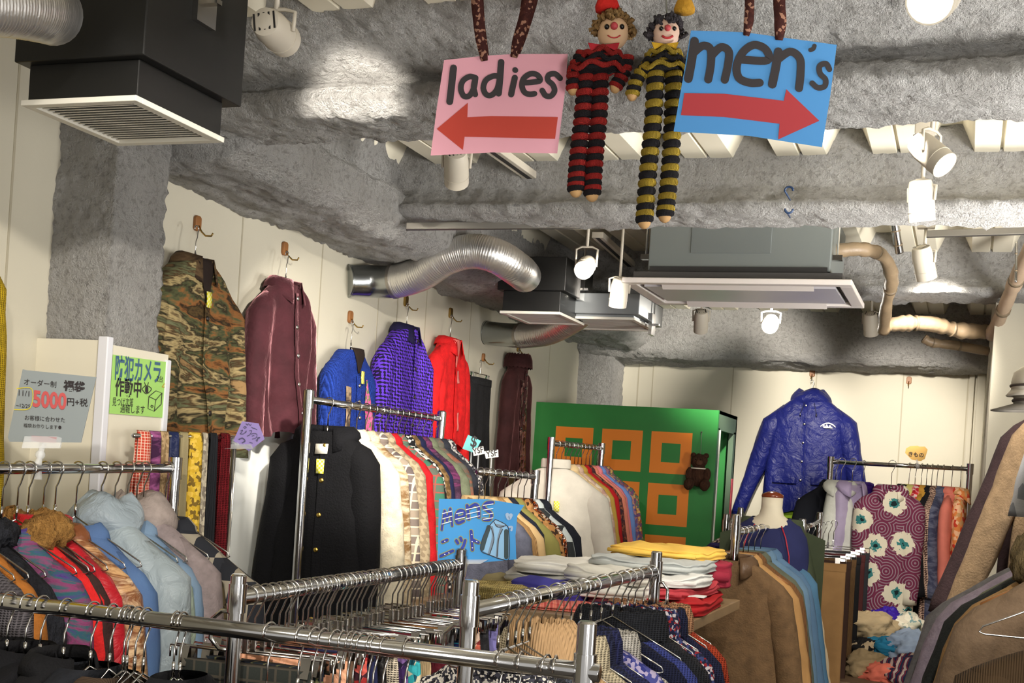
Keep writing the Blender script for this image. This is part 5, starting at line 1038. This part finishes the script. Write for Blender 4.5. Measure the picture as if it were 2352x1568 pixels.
sh = Sheet(1150, 240, 2.85); o = thing('paper_sign', 'pink paper sign reading ladies with a red arrow pointing left', 'sign', sh.p)
poly(sh, o, 'sheet', [(1020, 138), (1112, 128), (1180, 124), (1304, 124), (1299, 200), (1280, 352), (1130, 350), (989, 357), (1003, 250)], P('pink_paper', (226, 162, 176), .75), 0, .0015)
c2 = lambda x, y: (900 + x / 3.92, y / 3.92)
pen(sh, o, 'lettering', [([(556, 612), (540, 760), (522, 915)], 16), [(755, 700), (700, 690), (640, 730), (622, 800), (650, 865), (700, 860), (740, 790), (755, 700)], [(755, 700), (738, 780), (752, 850)], [(975, 690), (915, 685), (850, 720), (825, 790), (850, 850), (900, 855), (950, 800), (975, 690)], ([(985, 560), (975, 700), (962, 840)], 15), ([(1108, 700), (1090, 780), (1075, 850)], 14), ([(1111, 630), (1113, 632)], 13),
    [(1180, 745), (1260, 740), (1335, 725), (1310, 675), (1250, 665), (1190, 705), (1172, 770), (1195, 830), (1240, 848), (1285, 843)], [(1515, 705), (1470, 665), (1415, 675), (1405, 720), (1450, 765), (1465, 820), (1430, 865), (1385, 860), (1355, 815)]], 13, INK, .002, c2)
poly(sh, o, 'arrow', [c2(*p) for p in ((405, 1160), (685, 925), (680, 1055), (900, 1045), (1495, 1053), (1470, 1250), (655, 1230), (640, 1350))], RED, .0012)
ribbon(sh, o, [(1113, 140), (1103, 80), (1096, 20), (1092, -45)], 25, .004); ribbon(sh, o, [(1119, 138), (1112, 100), (1106, 40), (1102, -45)], 14, -.006); ribbon(sh, o, [(1180, 132), (1190, 90), (1206, 30), (1216, -45)], 25, .004); ribbon(sh, o, [(1186, 130), (1205, 70), (1224, 10), (1236, -45)], 18, -.006)
sh = Sheet(1735, 205, 2.6); o = thing('paper_sign', "blue paper sign reading men's with a red arrow pointing right", 'sign', sh.p)
poly(sh, o, 'sheet', [(1587, 70), (1710, 74), (1790, 85), (1922, 103), (1907, 220), (1888, 338), (1720, 312), (1547, 302), (1567, 190)], P('blue_paper', (74, 144, 206), .75), 0, .0015)
c3 = lambda x, y: (1250 + x / 2.904, y / 2.904)
pen(sh, o, 'lettering', [([(1003, 275), (985, 400), (962, 525)], 20), [(1000, 350), (1060, 305), (1110, 330), (1112, 430), (1095, 530)], [(1118, 370), (1180, 315), (1232, 345), (1225, 440), (1205, 532)], [(1320, 398), (1490, 402), (1478, 330), (1400, 300), (1325, 350), (1285, 440), (1300, 520), (1370, 552), (1438, 552)], ([(1562, 345), (1545, 450), (1522, 562)], 20), [(1555, 400), (1640, 345), (1705, 390), (1710, 490), (1700, 588)], ([(1803, 306), (1795, 325), (1776, 334)], 10), ([(1902, 462), (1880, 425), (1838, 440), (1840, 490), (1876, 530), (1870, 575), (1825, 585), (1788, 555)], 13)], 18.5, INK, .002, c3)
poly(sh, o, 'arrow', [c3(*p) for p in ((935, 620), (1200, 625), (1598, 672), (1615, 595), (1835, 805), (1560, 930), (1570, 825), (1200, 780), (912, 768))], REDB, .0012)
ribbon(sh, o, [(1714, 82), (1720, 45), (1722, 0), (1726, -90)], 22, .004); ribbon(sh, o, [(1789, 92), (1792, 50), (1790, 0), (1796, -90)], 28, .004)
def clip_stand(root, base, top):
    L = root.location; a, b = V(base) - L, V(top) - L; k = P('clear_plastic', (235, 238, 240), .08, 0, alpha=.35)
    g = MB(); g.tube([a + V((0, 0, -.025)), a + V((0, 0, .0)), a.lerp(b, .5), b], [.014, .011, .006, .009], 10); g.ball(a.lerp(b, .55), .012); g.build('joint', CLEAR, root)
    g = MB(); c = (b - a).normalized(); r_ = cr * .045; g.prism([b - r_ - c * .012, b + r_ - c * .012, b + r_ + c * .018, b - r_ + c * .018], -fwd * .008); g.build('clip', CLEAR, root, False)
rp = R4.px(85); dd = (rp - EYE).dot(fwd) + .01; sh = Sheet(115, 930, dd, -(fwd + V((.12, 0, .1)))); o = thing('price_sign', 'grey handwritten lucky bag sign with 5000 yen in red', 'sign', sh.p)
poly(sh, o, 'sheet', [(52, 848), (62, 850), (221, 866), (186, 1016), (22, 1014), (18, 1004)], P('grey_card', (142, 150, 152), .35), 0, .002)
write(sh, o, 'lettering', 'オーダー制', (56, 882), (130, 889), INK); write(sh, o, 'lettering', '福袋', (146, 894), (196, 899), INK, 1, .002, .03); write(sh, o, 'price', '5000', (76, 932), (153, 939), P('red_marker', (190, 84, 84), .6), 1.25, .002, .035); write(sh, o, 'lettering', '円+税', (155, 929), (202, 932), INK, 1, .002, .01)
write(sh, o, 'lettering', '11/1', (44, 908), (68, 910), INK); write(sh, o, 'lettering', '~12/25', (38, 934), (70, 937), INK); write(sh, o, 'lettering', 'お客様に合わせた', (58, 963), (150, 969), INK); write(sh, o, 'lettering', '福袋お作りします●', (55, 980), (142, 985), INK)
pen(sh, o, 'highlight', [[(40, 892), (74, 893), (70, 936), (34, 940)]], 2, P('yellow_marker', (206, 190, 60), .6)); poly(sh, o, 'tape', [(74, 1000), (132, 1003), (130, 1017), (72, 1014)], P('pink_tape', (206, 160, 164), .5, alpha=.6), .003)
clip_stand(o, rp, sh.pt(100, 1018, .003))
sh = Sheet(0, 0, n=V((1, 0, 0)), p=V((-2.193, 3.05, 1.6))); o = thing('notice', 'green handwritten security camera notice on the column', 'notice', sh.pt(318, 890))
poly(sh, o, 'sheet', [(259, 814), (387, 832), (375, 959), (250, 949)], P('green_paper', (164, 214, 112), .7), .0015, .001); BLU = P('blue_marker', (60, 96, 130), .6)
write(sh, o, 'lettering', '防犯カメラ', (262, 866), (366, 876), BLU, 1.7, .003, .02); write(sh, o, 'lettering', '作動中', (262, 905), (322, 909), INK, 1.35, .003, .02); write(sh, o, 'lettering', '2台', (358, 875), (372, 877), INK, 1, .003); write(sh, o, 'lettering', '見つけ次第', (256, 930), (304, 932), INK, 1.4, .003); write(sh, o, 'lettering', '通報します', (274, 946), (330, 949), INK, 1.2, .003)
pen(sh, o, 'eye_drawing', [[(324, 893), (334, 885), (346, 893), (334, 904), (324, 893)], ([(335, 890), (335, 899)], 7), [(332, 884), (330, 878)], [(337, 884), (339, 878)]], 1.6, INK, .003)
pen(sh, o, 'camera_drawing', [[(340, 910), (338, 938), (352, 944), (356, 918), (340, 910)], [(340, 910), (356, 897), (370, 902), (356, 918)], [(370, 902), (368, 928), (352, 944)], [(346, 930), (350, 932), (347, 936), (344, 933), (346, 930)]], 1.6, INK, .0032, sm=False)
pen(sh, o, 'mark', [[(371, 888), (376, 880), (379, 889), (371, 888)]], 1.6, P('orange_marker', (206, 150, 50), .6), .003, sm=False)
tb = TB.px(536); sh = Sheet(572, 1002, (tb - EYE).dot(fwd) - .03); o = thing('price_sign', 'purple handwritten polygon card clipped by the ties', 'sign', sh.p)
poly(sh, o, 'sheet', [(556, 967), (594, 972), (608, 1008), (572, 1036), (536, 1012)], P('purple_card', (126, 104, 172), .3), 0, .002); cp = lambda x, y: (520 + x / 13.07, 940 + y / 13.07)
pen(sh, o, 'lettering', [[(590, 430), (640, 470), (660, 430), (720, 480), (740, 440)], [(760, 530), (800, 560), (850, 570), (920, 610)], [(510, 540), (560, 510), (600, 540), (540, 570)], [(430, 640), (490, 620), (450, 690), (420, 730), (520, 730), (600, 640), (580, 700)], [(690, 640), (760, 640), (700, 760), (620, 800)], [(750, 740), (830, 720), (920, 750), (890, 850), (780, 890)], [(770, 800), (830, 780)], [(940, 850), (1010, 840), (940, 890), (890, 930), (930, 950), (940, 850)], [(700, 980), (780, 1010)], ([(380, 900), (480, 860), (560, 940), (480, 1000)], 2.6), ([(620, 1080), (700, 1130), (740, 1120)], 2.6)], 1.5, P('indigo_marker', (46, 36, 84), .5), .003, cp)
clip_stand(o, tb, sh.pt(545, 1024, .003))
p3 = R3.at(1.0); sh = Sheet(1098, 1220, (p3 - EYE).dot(fwd) + .02); o = thing('price_sign', 'blue handwritten mens knit sign with a sweater drawing', 'sign', sh.p)
poly(sh, o, 'sheet', [(1008, 1145), (1120, 1146), (1204, 1160), (1188, 1185), (1184, 1230), (1186, 1284), (1100, 1292), (1005, 1290)], P('bright_blue_paper', (44, 140, 206), .6), 0, .002); c5 = lambda x, y: (1000 + x / 4.238, 960 + y / 4.238)
MN = [([(62, 1085), (90, 900)], 5), ([(90, 900), (114, 1000)], 5), ([(114, 1000), (146, 880)], 5), ([(146, 880), (164, 1045)], 5), [(200, 970), (280, 950), (275, 905), (225, 905), (200, 970), (220, 1020), (275, 1000)], [(310, 850), (325, 980)], [(325, 880), (385, 840), (420, 870), (425, 960)], [(560, 820), (500, 825), (470, 865), (510, 900), (545, 930), (530, 985), (470, 985)]]
NT_ = [[(70, 1205), (115, 1185)], [(55, 1340), (170, 1290)], [(205, 1190), (220, 1215)], [(245, 1165), (255, 1190)], [(290, 1190), (275, 1240), (255, 1270)], [(348, 1100), (355, 1190), (360, 1280)], [(355, 1180), (420, 1210)]]
pen(sh, o, 'olive_outline', [(s[0], 8) if isinstance(s, tuple) else s for s in MN] + NT_, 10, OLV, .002, c5); pen(sh, o, 'lettering', MN + NT_, 6.6, NAVY, .0045, c5)
pen(sh, o, 'white_stripes', [[(60 + dx, y), (150 + dx, y - 26)] for dx, y in ((10, 930), (12, 980), (5, 1030))] + [[(195, 985), (285, 965)], [(205, 930), (270, 915)]] + [[(300, 890 + k * 45), (430, 860 + k * 45)] for k in range(3)] + [[(465, 850 + k * 45), (560, 835 + k * 45)] for k in range(4)] + [[(x, y), (x + 5, y + 2)] for x, y in ((90, 1197), (90, 1325), (130, 1310), (352, 1130), (356, 1200), (400, 1200), (358, 1260))], 1.8, WHITE, .0075, c5, False)
poly(sh, o, 'sweater_drawing', [c5(*p) for p in ((585, 985), (690, 1040), (715, 1110), (715, 1365), (640, 1370), (530, 1330), (440, 1280), (475, 1130), (540, 1030))], P('pale_blue_ink', (130, 178, 216), .6), .002)
pen(sh, o, 'sweater_stripes', [[(550, 1060), (560, 1160), (520, 1320)], [(640, 1070), (610, 1190), (600, 1340)], [(590, 1040), (660, 1050)]], 5, P('grey_ink', (110, 130, 150), .6), .0026, c5); pen(sh, o, 'sweater_sleeves', [[(520, 1060), (480, 1180), (455, 1270)], [(690, 1100), (690, 1220), (690, 1350)]], 10, P('dark_green_ink', (22, 52, 60), .6), .003, c5)
pen(sh, o, 'sweater_outline', [[(585, 985), (540, 1030), (475, 1130), (440, 1280), (530, 1330), (640, 1370), (715, 1365), (715, 1110), (690, 1040), (585, 985)], [(570, 1010), (610, 1060), (690, 1045)], [(545, 1070), (570, 1180), (530, 1320)], [(655, 1080), (615, 1180), (600, 1350)]], 1.6, INK, .0036, c5)
pen(sh, o, 'cloud_drawing', [([(700, 940), (715, 975), (735, 945)], 9), ([(720, 1060), (745, 1060), (740, 1090)], 5)], 8, P('grey_blue_ink', (150, 176, 206), .6), .003, c5)
clip_stand(o, p3, sh.pt(1075, 1290, .003))
p3 = R11.px(2108); sh = Sheet(2103, 1040, (p3 - EYE).dot(fwd) - .02); o = thing('price_sign', 'small wooden kimono sign on the kimono rack', 'sign', sh.p); ck = lambda x, y: (1640 + x * .3027, 840 + y * .3027)
poly(sh, o, 'board', [ck(*p) for p in ((1490, 608), (1545, 605), (1560, 612), (1600, 612), (1622, 635), (1600, 705), (1570, 722), (1500, 712), (1478, 690), (1450, 660), (1458, 625))], P('sign_wood', (222, 176, 92), .5, var=.1), 0, .008)
write(sh, o, 'lettering', 'きもの', ck(1475, 682), ck(1590, 692), INK, 1, .002, .02); g = MB(); q = [sh.pt(2106, 1055) - o.location, p3 - o.location]; g.tube(q, .006, 8); g.ball(q[1], .016); g.build('clip', CLEAR, o)
for ds, pts, txt, A, B, col, d in (('teal swing tag sticking up from the tall rack', [(1075, 998), (1105, 1012), (1090, 1040), (1062, 1030)], '$', (1080, 1024), (1094, 1026), (98, 184, 186), 5.25), ('white hanger marker reading YSF, left one', [(1085, 1030), (1110, 1024), (1113, 1042), (1088, 1047)], 'YSF', (1087, 1043), (1111, 1038), (226, 224, 216), 5.2), ('white hanger marker reading YSF, right one', [(1112, 1036), (1144, 1032), (1145, 1049), (1116, 1053)], 'YSF', (1117, 1050), (1143, 1046), (226, 224, 216), 5.15)):
    sh = Sheet(*pts[0], d); o = thing('size_marker', ds, 'tag', sh.p); poly(sh, o, 'card', pts, P('card_%d' % col[0], col, .5), 0, .002); write(sh, o, 'lettering', txt, A, B, INK, 1.2, .002, .02)
    c = sh.pt(sum(p[0] for p in pts) / 4, max(p[1] for p in pts) - 4, -.004) - o.location; g = MB(); g.tube([c, c + V((0, 0, -.12))], .003, 6); g.build('stalk', CLEAR, o)

# ------------------------------------------------------------------ the two yarn dolls hanging between the signs
def doll(label, d, head, hr, hairc, hat, hatc, C1, C2, arms, legs, body, collarc, skinc, mouth):
    p = at_d(*head, d); o = thing('yarn_doll', label, 'doll', p); k = d / FPX; pt = lambda x, y, f=0: at_d(x, y, d + f) - p
    A, B = F('knit', C1, sc=3), F('knit', C2, sc=3); SK = P('doll_skin_%d' % skinc[0], skinc, .6); r = hr * k
    h = MB().ball((0, 0, 0), (r, r * .9, r * 1.1), 20, 14).build('head', SK, o); f = -fwd * r * .88
    for sx in (-.45, .5):
        c = cr * sx * r + f * .97 + cu * r * .12; MB().ball(c - f * .06, r * .17).build('eye', P('bead', (10, 10, 10), .2), h)
    MB().ball(f * 1.08 + cu * r * .12, r * .24).build('nose', P('nose_red', (176, 60, 66), .6), h)
    g = MB(); g.tube([cr * x * r + f * .98 - cu * r * (.35 + .25 * (1 - (x * 2) ** 2)) for x in (-.4, -.2, 0, .2, .4)], r * (.09 if mouth else .04), 6); g.build('mouth', P('mouth_red', (180, 40, 44), .6), h)
    g = MB(); HM = F('fur', hairc, tuple(min(255, int(c * 1.35)) for c in hairc), sc=2)
    for i in range(130):
        a = random.uniform(0, 2 * PI); e = random.uniform(-.15, 1.2); v = cr * cos(a) * cos(e) + fwd * sin(a) * cos(e) + cu * sin(e)
        if v.dot(fwd) < -.25 and e < .62: continue
        q = v * r * random.uniform(1.0, 1.3); s1 = V((random.uniform(-1, 1), random.uniform(-1, 1), random.uniform(-1, 1))) * r * .3
        g.tube([q * .85, q + s1, q * 1.12 + s1 * .2, q * 1.2 - s1 * .5, q * 1.02 - s1 * .9], r * .12, 5)
    g.build('hair', HM, o)
    c = pt(*hat); g = MB(); g.loft([[c + cr * r * .75 * q * cos(a) + fwd * r * .7 * q * sin(a) + cu * z * r for a in [2 * PI * j / 16 for j in range(16)]] for q, z in ((1.0, -.5), (1.05, -.2), (.8, .3), (.3, .9))]); g.build('hat', F('wool', hatc), o)
    t0, t1 = pt(*body[0]), pt(*body[1]); g = MB(); n = 9
    for i in range(n):
        s = i / (n - 1); c = t0.lerp(t1, s); w_ = r * (.75 + .55 * s); g.cm = i % 2
        g.loft([[c + cr * cos(a) * w_ * q + fwd * sin(a) * w_ * .7 * q + cu * z for a in [2 * PI * j / 20 for j in range(20)]] for q, z in ((.6, r * .2), (1, r * .1), (1.05, -r * .05), (.7, -r * .2))])
    g.build('body', [B, A], o)
    g = MB()
    for i in range(3):
        c = t0.lerp(t1, .18 + .34 * i); pts = []
        for j in range(41): a = 2 * PI * j / 40; pts.append(c + (cr * cos(a) * r * (1.3 + .25 * i) + fwd * sin(a) * r * (1.0)) + cu * r * (.16 * sin(a * 7 + i) - .25 * abs(cos(a))))
        g.cm = i % 2; g.tube(pts, r * .17, 7)
    g.build('ruffle', [A, B], o)
    g = MB()
    for sx in (-1, 1): g.prism([pt(*body[0]) + f * .8 + cu * r * .1, pt(*body[0]) + f * .75 + cr * sx * r * 1.0 + cu * r * .25, pt(*body[0]) + f * .8 + cr * sx * r * .8 - cu * r * .3], f * .1)
    g.build('collar', F('wool', collarc), o, False)
    def coil(nm, pts, rad, n, endn):
        q = smooth([(x, y) for x, y in pts], 8); tot = len(q) - 1; g = MB()
        for i in range(n):
            s = (i + .5) / n * tot; a = q[int(s)].lerp(q[min(tot, int(s) + 1)], s - int(s)); b = q[min(tot, int(s) + 1)]; a0 = q[int(s)]; ax = pt(*b) - pt(*a0); ax = ax.normalized() if ax.length else -cu
            ax = (ax + cr * .16).normalized(); L = rad * k; seg = (V(pts[0]) - V(pts[-1])).length * k / n; g.cm = i % 2
            g.lathe([(L * .55, -seg * .62), (L * .95, -seg * .38), (L * 1.04, 0), (L * .95, seg * .38), (L * .55, seg * .62)], 16, pt(a.x, a.y, .0), ax)
        lo_ = g.build(nm, [A, B], o); e = V(pts[-1]); MB().ball(pt(e.x, e.y), (rad * k * .75, rad * k * .75, rad * k * .85), 12, 8).build(endn, P('doll_felt', (190, 150, 100), .8), lo_)
    for a in arms: coil('arm', a, 17, 7, 'hand')
    for l in legs: coil('leg', l, 21, 20, 'foot')
    tie = pt(head[0], -30, .04); g = MB(); g.tube([V((0, 0, r * .9)), tie, V((tie.x, tie.y, 2.585 - p.z))], .002, 6); g.build('hanging_cord', P('grey_cord', (120, 120, 110), .7), o); return o
doll('red and black striped yarn doll with blond curls', 2.78, (1408, 76), 36, (150, 118, 76), (1395, 8), (200, 40, 34), (178, 44, 40), (38, 34, 38), [[(1340, 122), (1320, 160), (1316, 205)], [(1440, 130), (1432, 168), (1413, 200)]], [[(1346, 150), (1340, 250), (1328, 360), (1323, 436)], [(1378, 150), (1376, 250), (1366, 360), (1360, 446)]], ((1385, 116), (1370, 160)), (170, 40, 50), (206, 170, 134), False)
doll('yellow and black striped yarn doll with dark hair', 2.74, (1530, 78), 31, (66, 62, 66), (1572, 14), (176, 130, 40), (190, 160, 56), (40, 38, 42), [[(1490, 150), (1464, 180), (1452, 218)], [(1580, 150), (1590, 185), (1590, 215)]], [[(1506, 168), (1500, 280), (1488, 400), (1480, 508)], [(1548, 168), (1545, 280), (1538, 400), (1527, 494)]], ((1525, 112), (1525, 160)), (214, 170, 50), (214, 180, 160), True)

GROUPS = {'clothes_rack': 'chrome garment racks', 'track_spotlight': 'ceiling spotlights', 'wall_hook': 'hooks on the walls', 'folded_sweatshirt': 'folded sweatshirts on the table', 'crumpled_shirt': 'clothes in the heap', 'necktie': 'ties on the thin rail', 'scarf': 'ties on the thin rail', 'ventilation_unit': 'ceiling ventilation units', 'air_duct': 'silver air ducts', 'insulated_pipe': 'lagged pipes', 'lighting_track': 'ceiling lighting tracks', 'yarn_doll': 'yarn dolls', 'hat': 'hats on the right rail', 'size_marker': 'markers on the tall rack', 'skirt': 'skirts on clip hangers', 'trousers': 'trousers on the trouser rack', 'price_sign': 'handwritten price signs', 'ceiling_hook': 'blue ceiling hooks', 'paper_sign': 'direction signs', 'clothes_hanger': 'clip hangers on the skirt rack'}
for o in COL.objects:
    if o.parent is None and 'label' in o and 'group' not in o:
        b = o.name.split('.')[0]; l = o['label']
        if b == 'clothes_hanger' and 'near end' not in l: o['group'] = 'hangers on the trouser rack' if 'trousers' in l else 'hangers on the walls'
        elif b == 'skirt' and 'maxi' in l: pass
        elif b in GROUPS: o['group'] = GROUPS[b]
        elif 'left wall' in l and o['category'] in CATS.values(): o['group'] = 'garments on the left wall'
